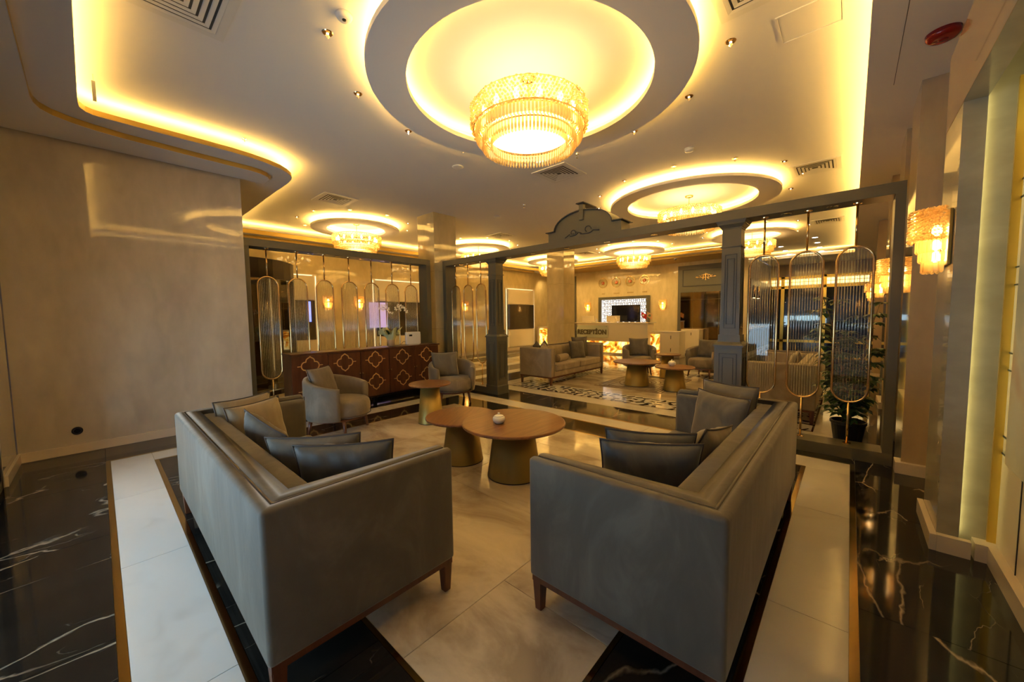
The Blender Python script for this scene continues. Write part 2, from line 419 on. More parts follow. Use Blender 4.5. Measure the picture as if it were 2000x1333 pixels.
obj('led_strip', ribbon(B(), inset(LIPA, .045), .03, 3.625), LEDM, sofA)
sofF = struct('ceiling_soffit', box(-.8, 15.3, 10.4, 11.4, 3.50, 3.60), CEIL)
obj('led_strip', box(2.05, 13.3, 10.45, 10.48, 3.605, 3.61), LEDM, sofF)
obj('cornice', box(2.05, 13.3, 10.62, 11.4, 3.44, 3.50), OCHRE, sofF); obj('gold_edge', box(2.05, 13.3, 10.39, 10.40, 3.502, 3.598), OCHRE, sofF)
sofR = struct('ceiling_soffit', box(13.3, 15.3, 2.3, 10.4, 3.50, 3.60), CEIL)
obj('led_strip', box(13.35, 13.38, 2.4, 10.4, 3.605, 3.61), LEDM, sofR)
obj('cornice', box(13.55, 15.3, 2.3, 10.4, 3.44, 3.50), OCHRE, sofR); obj('gold_edge', box(13.29, 13.30, 2.3, 10.4, 3.502, 3.598), OCHRE, sofR)
sofW = struct('ceiling_soffit', box(-.8, 20.2, -.8, -.035, 3.50, 3.56), CEIL)
obj('led_strip', box(-.6, 17.2, -.11, -.08, 3.565, 3.57), LEDM, sofW)
obj('panel_joint', box(-.7, 4.85, -.215, -.211, 3.499, 3.502), GREYD, sofW)
sofX = struct('ceiling_soffit', box(17.2, 20.2, -.035, 2.6, 3.50, 3.60), CEIL)
obj('led_strip', box(17.25, 17.28, 0, 2.6, 3.605, 3.61), LEDM, sofX)
# closing box behind the coves
RINGS = [('largest ceiling ring above the round tables', 2.866, 2.34, 1.45, 1.12), ('second ceiling ring above the far seating group', 7.72, 2.37, 1.45, 1.12),
         ('small ceiling ring above the sideboard', 4.287, 8.854, .98, .65), ('small ceiling ring behind the marble pillar', 8.24, 8.84, .98, .65),
         ('ceiling ring in front of the reception wall', 12.337, 5.543, .98, .65), ('ceiling ring beyond the right grey post', 12.28, 2.10, .98, .65),
         ('farthest ceiling ring by the far pillar', 12.25, 8.85, .98, .65)]
for i, (nm, cx, cy, R1, R0) in enumerate(RINGS):
    big = R1 > 1.2
    rg = struct('ceiling_ring', annulus(B(), cx, cy, R0, R1, 3.60, 3.645, 96 if big else 64), CEIL, smooth=False)
    obj('led_strip', annulus(B(), cx, cy, R1-.075, R1-.045, 3.646, 3.650, 64), LEDM, rg)
    obj('led_strip', annulus(B(), cx, cy, R0+.045, R0+.075, 3.646, 3.650, 64), LEDB, rg)
    obj('support_rim', annulus(B(), cx, cy, (R0+R1)/2-.03, (R0+R1)/2+.03, 3.645, 3.75, 48), CEIL, rg)

# ------------------------------------------------------------------ walls
struct('wall_left', box(-.65, 1.475, 6.52, 6.75, 0, 3.52), WALL)
struct('baseboard_left', box(-.65, 1.475, 6.495, 6.52, 0, .105, .004), SKIRT)
struct('wall_left_return', box(-.8, -.655, 5.67, 6.6, 0, 3.5), WALL)
struct('baseboard_left_return', box(-.655, -.63, 5.67, 6.495, 0, .105, .004), SKIRT)
struct('wall_front_left', bx(box(-.8, 1.475, 6.75, 7.9, 0, 3.56), -.8, .45, 7.9, 11.0, 0, 3.56), WALL)
struct('wall_back', box(-.8, 15.2, 11.0, 11.2, 0, 3.5), PILL)
struct('baseboard_back', box(1.5, 15.0, 10.97, 11.0, 0, .11), SKIRT)
struct('wall_reception', box(15.0, 15.2, 2.65, 11.0, 0, 3.5), PILL)
struct('wall_bar_side', box(15.2, 19.8, 2.65, 2.8, 0, 3.5), WALL)
struct('wall_right', box(3.56, 19.8, -.8, -.68, 0, 3.5), WALLR)
struct('wall_right_panelled', box(-.8, 3.56, -.8, -.69, 0, 3.5), CREAM)
struct('wall_far_right', box(19.8, 20.0, -.8, 2.8, 0, 3.6), WALLR)
# glass front next to the camera
wn = struct('window_1', box(-.705, -.695, -.68, 5.67, .08, 2.9), GLASS)
for y in (-.68, 1.4, 3.5, 5.60): obj('mullion', box(-.74, -.66, y, y+.07, 0, 3.5), DARKM, wn)
obj('sill_rail', box(-.74, -.66, -.68, 5.67, 0, .08), DARKM, wn)
obj('head_panel', box(-.74, -.66, -.68, 5.67, 2.9, 3.5), DARKM, wn)
# portal at the right: side column, header, lit jamb
pc = struct('wall_right_portal_column', bx(box(3.47, 3.50, -.54, -.447, 0, 3.2), 3.50, 4.0, -.505, -.447, 0, 3.2), GREEN)
struct('wall_right_portal_header', box(-.8, 3.47, -.54, -.447, 2.715, 3.2), GREEN)
struct('wall_right_portal_face', box(-.8, 4.0, -.4475, -.445, 2.716, 3.201), WALLR)
struct('wall_right_portal_jamb', box(3.535, 3.66, -.69, -.506, 0, 3.2), GREEN)
obj('led_strip', box(3.502, 3.512, -.530, -.512, .12, 2.74), LEDG, pc)
obj('led_strip', box(-.7, 3.46, -.552, -.542, 2.80, 2.81), LEDG, pc)
struct('baseboard_right_portal', bx(box(3.43, 4.03, -.447, -.415, 0, .105, .003), 3.43, 3.47, -.585, -.447, 0, .105), SKIRT)
struct('baseboard_right', bx(bx(B(), -.7, 3.44, -.69, -.648, 0, .105), 3.44, 3.535, -.69, -.60, 0, .105), SKIRT)
# near panel wall: gold trim, dark double lines, stone picture
tr = struct('trim_1', box(3.515, 3.535, -.69, -.655, .105, 2.80), YEL)
for z in (.66, .76, 1.15, 1.25, 1.64, 1.74, 2.13, 2.23): struct('trim_2', box(-.7, 3.515, -.692, -.686, z-.004, z+.004), BLACKP)
for x in (3.15, 2.1, 1.0): struct('trim_3', box(x, x+.007, -.692, -.686, .105, .66), BLACKP)
ART = mat('stone_picture', (.5, .4, .3), .3)
v = coords(ART, (1, 1, 1)); n1 = noise(ART, v, 1.6, 5, 1.6)
base = ramp(ART, n1, [(.3, (.30, .30, .25)), (.5, (.46, .43, .33)), (.7, (.50, .36, .16))])
sp = ramp(ART, noise(ART, v, 1.1, 3, .6), [(.55, (0, 0, 0)), (.60, (1, 1, 1))])
setb(ART, mixc(ART, sp, base, (.35, .12, .05)))
pa = thing('picture', 'abstract stone-patterned picture panel on the cream wall at the right edge', 'picture', (2.3, -.68, .66))
obj('canvas', box(-1.0, .97, 0, .03, 0, 1.9, .004), ART, pa)
# pilasters along the right wall
for i, (a, b) in enumerate(((4.925, 5.55), (6.1, 6.7), (8.0, 8.6), (11.7, 12.3))):
    p_ = struct('wall_right_pilaster', box(a, b, -.70, -.392, 0, 3.5), WALLR)
    if i == 0: obj('plinth', box(4.878, 5.045, -.60, -.352, 0, .105, .003), SKIRT, p_)
    else: obj('plinth', box(a-.03, b+.03, -.60, -.36, 0, .105, .003), SKIRT, p_)
# marble pillars (stacked slabs)
def pillar(x0, x1, y0, y1, label):
    t = thing('marble_pillar', label, 'pillar', (x0, y0, 0)); wx, wy = x1-x0, y1-y0
    zs = [0, 1.25, 2.5, 3.75]
    for a, b in zip(zs, zs[1:]): obj('marble_slab', box(0, wx, 0, wy, a+.0015, b-.0015), PILL, t)
    obj('plinth', bx(B(), -.025, wx+.025, -.025, wy+.025, 0, .11, .003), SKIRT, t)
pillar(4.94, 5.54, 6.69, 7.29, 'polished beige marble pillar in the corner between the two grey screens')
pillar(9.81, 10.42, 6.67, 7.32, 'polished beige marble pillar behind the far beige sofa')

# ------------------------------------------------------------------ grey screens with oval reeded panels
def stadium(a, hs, n=14):
    p = [(a*math.cos(t), hs+a*math.sin(t)) for t in [PI*i/n for i in range(n+1)]]
    return p+[(a*math.cos(t), -hs+a*math.sin(t)) for t in [PI+PI*i/n for i in range(n+1)]]
ZC, PA, PH = 1.36, .140, .66
_pill = {}
def oval_panel(parent, s, along_y, off):
    # (s) runs along the screen, panel plane at off; all in parent space
    rot = (0, 0, PI/2) if along_y else (0, 0, 0)
    loc = (off, s, ZC) if along_y else (s, off, ZC)
    if not _pill:
        st = stadium(PA, PH)
        fr = obj('oval_panel', tube(B(), [(x, 0, z) for x, z in st], .011, 8, True), GOLD, parent, smooth=True)
        g = B(); vs = [g.verts.new((x*.97, 0, z*.995)) for x, z in st]
        g.faces.new(vs)
        gl = obj('glass_sheet', g, GLASS, fr)
        rb = B(); k = 11
        for i in range(k):
            x = -PA+.024+(2*PA-.048)*i/(k-1); zz = PH+math.sqrt(max(0, (PA-.008)**2-x*x))
            tube(rb, [(x, -.004, -zz), (x, -.004, zz)], .0062, 6)
        re_ = obj('glass_reeds', rb, REED, fr, smooth=True, stuff=True)
        hz = PA+PH
        rd = B(); tube(rd, [(0, 0, hz), (0, 0, 2.59-ZC)], .0105, 8); tube(rd, [(0, 0, -hz), (0, 0, .12-ZC)], .0105, 8)
        rods = obj('rod', rd, GOLD, fr, smooth=True)
        cl = B(); lathe(cl, [(.036, 0), (.034, .008), (.016, .012)], 16, (0, 0, .12-ZC)); lathe(cl, [(.016, -.012), (.034, -.008), (.036, 0)], 16, (0, 0, 2.59-ZC))
        coll = obj('collar', cl, GOLD, fr)
        _pill['p'] = fr
    else:
        src = _pill['p']; fr = src.copy(); COL.objects.link(fr); fr.parent = parent
        for c in list(src.children):
            d = c.copy(); COL.objects.link(d); d.parent = fr
    fr.location = loc; fr.rotation_euler = rot
    return fr
def beam_light(parent, x, y, z=2.59):
    o = obj('beam_downlight', lathe(B(), [(.026, -.002), (.046, -.004), (.050, 0), (.03, .004)], 20, (0, 0, 0)), CHROME, parent, (x, y, z))
# left screen
sl = thing('screen_partition', 'grey framed screen with seven oval reeded glass panels behind the walnut sideboard', 'screen', (1.478, 6.60, 0))
L_ = 4.76-1.478
obj('top_beam', box(0, L_, 0, .28, 2.59, 2.70, .002), GREY, sl); obj('sill_beam', box(0, L_, 0, .28, 0, .12, .002), GREY, sl)
obj('end_post', box(0, .075, 0, .28, .12, 2.59, .002), GREY, sl); obj('end_post', box(L_-.10, L_, 0, .28, .12, 2.59, .002), GREY, sl)
for i in range(7): oval_panel(sl, 1.80+.4255*i-1.478, False, .12)
for x in (2.0, 2.45, 2.9, 3.33, 3.75, 4.16): beam_light(sl, x-1.478, .14)
# arch screen along Y
sa = thing('screen_partition', 'long grey framed screen with arched crest, two panelled posts and oval glass panels', 'screen', (5.05, 0, 0))
W_ = .28
obj('top_beam', box(0, W_, -.345, 6.56, 2.59, 2.70, .002), GREY, sa)
obj('sill_beam', box(0, W_, -.345, .93, 0, .12, .002), GREY, sa); obj('sill_beam', box(0, W_, 5.25, 6.56, 0, .12, .002), GREY, sa)
obj('end_post', box(0, W_, -.345, -.273, .12, 2.59, .002), GREY, sa); obj('end_post', box(0, W_, 6.46, 6.56, .12, 2.59, .002), GREY, sa)
def sq(bm, cx, cy, h0, z0, z1, h1=None):
    h1 = h0 if h1 is None else h1
    a = [bm.verts.new((cx+sx*h0, cy+sy*h0, z0)) for sx, sy in ((-1, -1), (1, -1), (1, 1), (-1, 1))]
    b = [bm.verts.new((cx+sx*h1, cy+sy*h1, z1)) for sx, sy in ((-1, -1), (1, -1), (1, 1), (-1, 1))]
    bm.faces.new(a[::-1]); bm.faces.new(b)
    for i in range(4): bm.faces.new((a[i], a[(i+1) % 4], b[(i+1) % 4], b[i]))
def post(cy):
    cx = .14
    b = B(); sq(b, cx, cy, .147, .17, 1.10); obj('post_base', b, GREY, sa)
    b = B(); sq(b, cx, cy, .155, 0, .16); sq(b, cx, cy, .155, .16, .175, .147); obj('skirting', b, GREY, sa)
    b = B(); sq(b, cx, cy, .162, 1.10, 1.118); sq(b, cx, cy, .158, 1.118, 1.135, .148); sq(b, cx, cy, .146, 1.135, 1.155, .128); sq(b, cx, cy, .124, 1.155, 1.165); sq(b, cx, cy, .118, 1.165, 1.24, .116)
    obj('base_moulding', b, GREY, sa)
    b = B(); sq(b, cx, cy, .104, 1.24, 2.50, .098); obj('shaft', b, GREY, sa)
    b = B(); sq(b, cx, cy, .112, 2.285, 2.297); sq(b, cx, cy, .107, 2.297, 2.305); obj('ring_moulding', b, GREY, sa)
    b = B(); sq(b, cx, cy, .106, 2.495, 2.51); sq(b, cx, cy, .11, 2.51, 2.545, .135); sq(b, cx, cy, .142, 2.545, 2.56); sq(b, cx, cy, .145, 2.56, 2.59, .158); obj('capital', b, GREY, sa)
    # raised panel mouldings on the four faces
    p = B()
    for (h, z0, z1, wd) in ((.147, .27, 1.02, .095), (.103, 1.32, 2.20, .062)):
        for q in (1, .62):
            ww = wd*q; za, zb = z0+(1-q)*.13, z1-(1-q)*.13; t = .005; d = .006
            for sgn in (-1, 1):
                for (u0, u1, v0, v1) in ((-ww, ww, za, za+t), (-ww, ww, zb-t, zb), (-ww, -ww+t, za, zb), (ww-t, ww, za, zb)):
                    xa = cx+sgn*h; bx(p, min(xa, xa+sgn*d), max(xa, xa+sgn*d), cy+u0, cy+u1, v0, v1)
                    ya = cy+sgn*h; bx(p, cx+u0, cx+u1, min(ya, ya+sgn*d), max(ya, ya+sgn*d), v0, v1)
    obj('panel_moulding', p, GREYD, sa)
post(5.10); post(1.078)
for s in (.765, .375, -.015, 6.31, 5.92, 5.53): oval_panel(sa, s, True, .15)
for y in (.57, .18, 2.04, 2.75, 3.46, 4.16, 4.75, 5.72, 6.1): beam_light(sa, .14, y)
# crest
arc = [(3.095+.50*math.cos(t), 2.845+.25*math.sin(t)) for t in [PI*i/24 for i in range(25)]]
out = [(2.457, 2.70), (2.457, 2.84)]+arc+[(3.73, 2.84), (3.73, 2.70)]
out = [(2.457, 2.70), (2.457, 2.84)]+[a for a in arc if 1]+[(3.73, 2.84), (3.73, 2.70)]
def yz_prism(bm, pts, x0, x1):
    a = [bm.verts.new((x0, p[0], p[1])) for p in pts]; b = [bm.verts.new((x1, p[0], p[1])) for p in pts]; n = len(pts)
    bm.faces.new(a); bm.faces.new(b[::-1])
    for i in range(n): bm.faces.new((a[i], a[(i+1) % n], b[(i+1) % n], b[i]))
    return bm
arc_up = sorted(arc, key=lambda p: p[0])
obj('crest_board', yz_prism(B(), [(2.457, 2.70), (2.457, 2.84)]+arc_up+[(3.73, 2.84), (3.73, 2.70)], 0, .28), GREY, sa)
cm = B(); line = [(2.42, 2.845), (2.457, 2.845)]+arc_up+[(3.73, 2.845), (3.77, 2.845)]
up = [(p[0], p[1]) for p in line]
for (p, q) in zip(up, up[1:]):
    d = Vector((q[0]-p[0], q[1]-p[1])).normalized(); n_ = Vector((-d.y, d.x))*.013
    yz_prism(cm, [p, q, (q[0]+n_.x, q[1]+n_.y), (p[0]+n_.x, p[1]+n_.y)], -.03, .31)
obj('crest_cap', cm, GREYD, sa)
ks = B(); bx(ks, -.03, .04, 3.06, 3.135, 2.95, 3.19, .006)
obj('keystone', ks, GREY, sa); obj('keystone_cap', box(-.07, .34, 3.03, 3.165, 3.19, 3.205, .002), GREYD, sa)
cv = B()
def spiral(cy, cz, r0, r1, t0, t1, n=26, sg=1): return [(-.006, cy+sg*(r0+(r1-r0)*i/n)*math.cos(t0+(t1-t0)*i/n), cz+(r0+(r1-r0)*i/n)*math.sin(t0+(t1-t0)*i/n)) for i in range(n+1)]
tube(cv, [(-.006, 3.40, 2.725), (-.006, 3.36, 2.745), (-.006, 3.33, 2.765), (-.006, 3.31, 2.760)], .007, 6)
tube(cv, spiral(3.26, 2.782, .052, .014, PI*1.1, PI*-.9), .007, 6)
tube(cv, [(-.006, 3.31, 2.735), (-.006, 3.25, 2.738), (-.006, 3.20, 2.748), (-.006, 3.16, 2.775), (-.006, 3.13, 2.768), (-.006, 3.10, 2.752)], .008, 6)
tube(cv, spiral(3.19, 2.765, .026, .008, 0, PI*1.6), .006, 6)
tube(cv, spiral(3.00, 2.795, .065, .03, PI*1.0, PI*-.35), .007, 6)
tube(cv, [(-.006, 3.12, 2.745), (-.006, 3.06, 2.742), (-.006, 2.98, 2.74), (-.006, 2.93, 2.752), (-.006, 2.90, 2.775), (-.006, 2.86, 2.765), (-.006, 2.80, 2.757)], .008, 6)
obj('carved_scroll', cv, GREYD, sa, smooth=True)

# ------------------------------------------------------------------ sofas
def make_sofa(name, label, loc, rotz, M, group=None):
    L, D, Z = 2.26, .89, .80; t = thing(name, label, 'sofa', loc, rotz, group)
    def ush(o0, o1, y1):
        return [(o0, o0), (L-o0, o0), (L-o0, y1), (L-o1, y1), (L-o1, o1), (o1, o1), (o1, y1), (o0, y1)]
    b = prism(B(), ush(0, .055, D), .182, Z-.004)
    bmesh.ops.bevel(b, geom=[e for e in b.edges], offset=.020, segments=3, profile=.5, affect='EDGES')
    obj('outer_shell', b, M, t, smooth=True)
    b = prism(B(), ush(.048, .112, D-.008), .19, Z)
    bmesh.ops.bevel(b, geom=[e for e in b.edges], offset=.024, segments=4, profile=.5, affect='EDGES')
    obj('shell_padding', b, M, t, smooth=True)
    obj('back_pad', box(.12, L-.12, .105, .250, .30, Z-.022, .055, 5), M, t, smooth=True)
    for x0 in (.095, L-.175): obj('arm_pad', box(x0, x0+.080, .20, D-.016, .30, Z-.030, .034, 4), M, t, smooth=True)
    obj('front_rail', box(.095, L-.095, .12, D-.012, .184, .30, .012), M, t, smooth=True)
    mid = L/2
    for a, c in ((.18, mid-.003), (mid+.003, L-.18)):
        s = obj('seat_cushion', box(a, c, .235, D+.01, .295, .445, .035, 4), M, t, smooth=True)
        z_ = .40; tube_path = [(a+.02, D+.007, z_), (c-.02, D+.007, z_)]
        obj('piping', tube(B(), tube_path, .0035, 6), PIPE, s, smooth=True)
    pp = B()
    o = .050; zz = Z-.006
    tube(pp, [(o, D-.03, zz), (o, .3, zz), (o, o, zz), (L/2, o, zz), (L-o, o, zz), (L-o, .3, zz), (L-o, D-.03, zz)], .0045, 6)
    o = .110; tube(pp, [(o, D-.03, zz-.014), (o, .3, zz-.014), (o, .112, zz-.014), (L/2, .112, zz-.014), (L-o, .112, zz-.014), (L-o, .3, zz-.014), (L-o, D-.03, zz-.014)], .0045, 6)
    tube(pp, [(o, D-.006, zz-.01), (o, D-.003, .5), (o, D-.006, .20)], .004, 6); tube(pp, [(L-o, D-.006, zz-.01), (L-o, D-.003, .5), (L-o, D-.006, .20)], .004, 6)
    obj('piping', pp, PIPE, t, smooth=True)
    wf = B(); bx(wf, .012, L-.012, .012, .05, .155, .186); bx(wf, .012, L-.012, D-.05, D-.012, .155, .186); bx(wf, .012, .05, .05, D-.05, .155, .186); bx(wf, L-.05, L-.012, .05, D-.05, .155, .186)
    obj('underframe', wf, LEGW, t)
    for x in (.012, L-.067):
        for y in (.012, D-.067):
            g = B(); a = [g.verts.new((x+p, y+q, .160)) for p, q in ((0, 0), (.055, 0), (.055, .055), (0, .055))]
            c = [g.verts.new((x+p, y+q, 0)) for p, q in ((.008, .008), (.047, .008), (.047, .047), (.008, .047))]
            g.faces.new(a); g.faces.new(c[::-1])
            for i in range(4): g.faces.new((a[i], a[(i+1) % 4], c[(i+1) % 4], c[i]))
            bmesh.ops.bevel(g, geom=[e for e in g.edges], offset=.004, segments=2, affect='EDGES')
            obj('leg', g, LEGW, t)
    return t
make_sofa('sofa', 'large taupe velvet sofa at left front with five pillows, its long back to the left', (.352, 3.825, 0), -PI/2, VELV)
make_sofa('sofa', 'large taupe velvet sofa at right front, its back toward the glass screen', (1.402, .282, 0), 0, VELV)
make_sofa('sofa', 'beige velvet sofa seen beyond the grey post, facing the far round tables', (8.64, 5.55, 0), PI, VELC)
make_sofa('sofa', 'beige velvet sofa half hidden behind the right oval glass panels', (6.30, .30, 0), 0, VELC)

# pillows
def pillow_bm(w_, h_, t_, seed=0, n=16, wr=.010):
    rn = random.Random(seed); ph = [rn.uniform(0, 6.3) for _ in range(6)]
    bm = B(); fr = []; bk = []
    for j in range(n+1):
        A = []; K = []
        for i in range(n+1):
            a, c = -1+2*i/n, -1+2*j/n
            x = w_/2*a*(1-.075*(1-c*c)); z = h_/2*c*(1-.075*(1-a*a))
            e = (max(0, 1-a**4)*max(0, 1-c**4))**.62
            wv = wr*e*(math.sin(5*a+3*c+ph[0])*.4+math.sin(9*c-4*a+ph[1])*.25+math.sin(13*a+ph[2])*.15+max(0, c+.2)*(abs(math.sin(8*a+3.2*c+ph[3]))**2.5-.3)*.7+math.sin(17*a+11*c+ph[4])*.15)
            y = t_/2*e
            edge = i in (0, n) or j in (0, n)
            va = bm.verts.new((x, y+wv if not edge else 0, z)); A.append(va)
            K.append(va if edge else bm.verts.new((x, -y+wv*.5, z)))
        fr.append(A); bk.append(K)
    for j in range(n):
        for i in range(n):
            bm.faces.new((fr[j][i], fr[j][i+1], fr[j+1][i+1], fr[j+1][i])); 
            q = (bk[j][i], bk[j+1][i], bk[j+1][i+1], bk[j][i+1])
            try: bm.faces.new(q)
            except ValueError: pass
    return bm
def pillow(label, loc, ang, M, w_=.47, h_=.45, t_=.16, lean=-.25, roll=0, group=None, seed=0, pipe=PIPE):
    o = obj('pillow', pillow_bm(w_, h_, t_, seed, 30 if seed in (1, 2, 6, 7) else 18, .020 if seed in (1, 2, 6, 7) else .010), M, smooth=True)
    o.location = loc; o.rotation_euler = Matrix.Rotation(math.radians(ang)-PI/2, 3, 'Z').to_4x4().to_3x3().to_euler()
    R = Matrix.Rotation(math.radians(ang)-PI/2, 3, 'Z') @ Matrix.Rotation(-lean, 3, 'X') @ Matrix.Rotation(roll, 3, 'Y')
    o.rotation_euler = R.to_euler()
    tag(o, label, 'pillow', group)
    n = 10; pts = []
    for a, c in [(-1+2*i/n, -1) for i in range(n)]+[(1, -1+2*i/n) for i in range(n)]+[(1-2*i/n, 1) for i in range(n)]+[(-1, 1-2*i/n) for i in range(n)]:
        pts.append((w_/2*a*(1-.075*(1-c*c)), 0, h_/2*c*(1-.075*(1-a*a))))
    obj('piping', tube(B(), pts, .0055, 6, True), pipe, o, smooth=True)
    return o
def bolster(label, loc, ang, M, L=.42, R=.085):
    prof = [(.01, -L/2), (R*.7, -L/2+.002), (R*.95, -L/2+.02), (R, -L/2+.06), (R, L/2-.06), (R*.95, L/2-.02), (R*.7, L/2-.002), (.01, L/2)]
    o = obj('bolster', lathe(B(), prof, 28), M, smooth=True); o.location = loc; o.rotation_euler = (PI/2, 0, math.radians(ang)-PI/2)
    tag(o, label, 'pillow'); obj('seam', tube(B(), [(R*.96*math.cos(t*PI/12), R*.96*math.sin(t*PI/12), L/2-.02) for t in range(24)], .003, 5, True), PIPE, o)
    return o
GPL = 'pillows on the left front sofa'; GPR = 'pillows on the right front sofa'; GPF = 'pillows on the far beige sofa'
pillow('dark grey satin pillow in front at the near end of the left sofa', (.86, 1.99, .635), 52, VELG, .50, .44, .16, -.20, 0, GPL, 1)
pillow('sand grey pillow with dark piping just behind the front grey one on the left sofa', (.80, 2.235, .64), 50, VELP, .50, .44, .15, -.22, 0, GPL, 2)
pillow('pale pillow leaning sideways on the backrest in the middle of the left sofa', (.735, 2.92, .635), 14, VELP, .42, .42, .14, -.28, .35, GPL, 3)
pillow('front one of two sand velvet pillows at the far arm of the left sofa', (.79, 3.36, .655), -62, VELY, .46, .44, .15, -.22, 0, GPL, 4)
pillow('rear sand pillow touching the far arm of the left sofa', (.76, 3.585, .665), -66, VELY, .46, .44, .13, -.12, 0, GPL, 5)
bolster('short sand bolster lying on the seat of the left sofa', (.86, 2.83, .53), 84, VELP, .34, .08)
pillow('wrinkled grey satin pillow in front at the near end of the right sofa', (1.885, .755, .64), 30, VELG, .50, .44, .17, -.20, 0, GPR, 6)
pillow('grey satin pillow behind the wrinkled one on the right sofa', (2.07, .83, .64), 26, VELG, .48, .43, .14, -.20, 0, GPR, 7)
pillow('light sand pillow leaning on the middle backrest of the right sofa', (2.44, .645, .63), 82, VELY, .48, .42, .14, -.42, .18, GPR, 8)
pillow('front olive pillow at the far end of the right sofa', (3.20, .74, .655), 152, VELP, .47, .45, .15, -.22, 0, GPR, 9)
pillow('tall olive pillow resting on the far arm of the right sofa', (3.40, .72, .70), 158, VELP, .47, .47, .14, -.10, 0, GPR, 10)
bolster('small round sand bolster on the seat of the right sofa', (2.62, .86, .53), 70, VELY, .30, .075)
pillow('rear brown pillow at the right end of the far beige sofa', (8.28, 5.14, .70), -112, VELP, .48, .50, .15, -.15, 0, GPF, 11)
pillow('front brown pillow at the right end of the far beige sofa', (7.93, 5.0, .655), -108, VELP, .46, .44, .15, -.2, 0, GPF, 12)
pillow('light beige pillow at the left end of the far beige sofa', (6.72, 5.08, .655), -65, VELC, .46, .44, .15, -.35, .2, GPF, 13)
bolster('beige bolster lying on the seat of the far beige sofa', (7.15, 4.93, .53), 8, VELC, .52, .085)
for k, (x, s) in enumerate(((6.75, 'left'), (7.05, 'right'))):
    pillow('small knotted brown pillow on the far sofa back, %s of two' % s, (x, 5.35, .80), -90, VELP, .20, .16, .10, -.2, .5, 'knotted pillows on the far sofa', 14+k)
pillow('striped sand pillow on the sofa behind the right glass panels', (7.6, .66, .66), 95, VELY, .48, .44, .15, -.3, 0, None, 20)

# ------------------------------------------------------------------ tub chairs
_ch = {}
def make_chair(label, loc, ang):
    rot = math.radians(ang)-PI/2
    if 'c' in _ch: return dup(_ch['c'], loc, rot, label)
    t = thing('tub_chair', label, 'armchair', loc, rot, 'tub armchairs around the round tables')
    b = B(); rings = []; N = 36
    for i in range(N+1):
        ph = math.radians(-38+256*i/N)       # from right front, round the back, to left front
        # angle measured so that 90deg back = -y
        cx, cy = math.cos(-ph), math.sin(-ph)
        k = math.sin(max(0, min(1, (i/N)))*PI)
        top = .615+.125*k**1.3
        Ro = .395; cross = []
        for (rr_, zz) in ((Ro-.045, .20), (Ro-.005, .205), (Ro+.012, .32), (Ro+.022, .50), (Ro+.020, top-.03), (Ro+.010, top-.006), (Ro-.018, top), (Ro-.052, top-.006), (Ro-.066, top-.03), (Ro-.075, .50), (Ro-.072, .30), (Ro-.07, .20)):
            cross.append(b.verts.new((cx*rr_*1.0, cy*rr_*.98+.0, zz)))
        rings.append(cross)
    m_ = len(rings[0])
    for a, c in zip(rings, rings[1:]):
        for k in range(m_): b.faces.new((a[k], a[(k+1) % m_], c[(k+1) % m_], c[k]))
    b.faces.new(rings[0]); b.faces.new(rings[-1][::-1])
    obj('tub_back', b, VELT, t, smooth=True)
    s = B(); n = 40
    prof = [(.0, .215), (.90, .215), (.97, .235), (1, .29), (1, .36), (.97, .41), (.90, .435), (.5, .447), (0, .45)]
    rr2 = []
    for (q, z) in prof[1:-1]:
        ring = []
        for i in range(n):
            a = 2*PI*i/n; X, Y = math.cos(a), math.sin(a)
            ring.append(s.verts.new((X*.325*q*(1+.06*max(0, Y)), (Y*.345*q*(1.22 if Y > 0 else .92)), z)))
        rr2.append(ring)
    for a, c in zip(rr2, rr2[1:]):
        for i in range(n): s.faces.new((a[i], a[(i+1) % n], c[(i+1) % n], c[i]))
    s.faces.new(rr2[0][::-1]); s.faces.new(rr2[-1])
    so = obj('seat', s, VELT, t, smooth=True)
    obj('piping', tube(B(), [(math.cos(2*PI*i/n)*.327*(1+.06*max(0, math.sin(2*PI*i/n))), math.sin(2*PI*i/n)*.347*(1.22 if math.sin(2*PI*i/n) > 0 else .92), .245) for i in range(n)], .005, 5, True), PIPE, so)
    obj('underframe', lathe(B(), [(.345, .185), (.36, .19), (.36, .212), (.34, .214)], 36), LEGW, t)
    for sx in (-1, 1):
        for sy in (-1, 1):
            obj('leg', tube(B(), [(sx*.235, sy*.235, .19), (sx*.26, sy*.26, 0)], [.026, .015], 8), LEGW, t, smooth=True)
    _ch['c'] = t; return t
make_chair('beige tub armchair at left with the sand pillow, seen from behind its arm, by sideboard', (2.10, 5.06, 0), -57)
make_chair('beige tub armchair beside the right end of the sideboard, facing the camera', (4.19, 5.24, 0), -118)
make_chair('beige tub armchair in front of the reception desk', (9.21, 3.97, 0), -150)
make_chair('beige tub armchair partly hidden by the right grey post', (9.68, 2.56, 0), 168)
pillow('sand pillow tilted on the left tub armchair', (1.97, 5.19, .645), -57, VELT, .46, .44, .15, -.30, .0, 'pillows on the tub armchairs', 31)
pillow('square brown pillow on the tub armchair by the sideboard end', (4.13, 5.36, .655), -118, VELP, .48, .45, .15, -.22, 0, 'pillows on the tub armchairs', 32)
pillow('brown pillow on the tub armchair before the reception desk', (9.32, 4.03, .66), -150, VELP, .47, .46, .15, -.2, 0, 'pillows on the tub armchairs', 33)
pillow('brown pillow on the tub armchair next to the right grey post', (9.82, 2.53, .655), 168, VELP, .47, .45, .15, -.2, 0, 'pillows on the tub armchairs', 34)

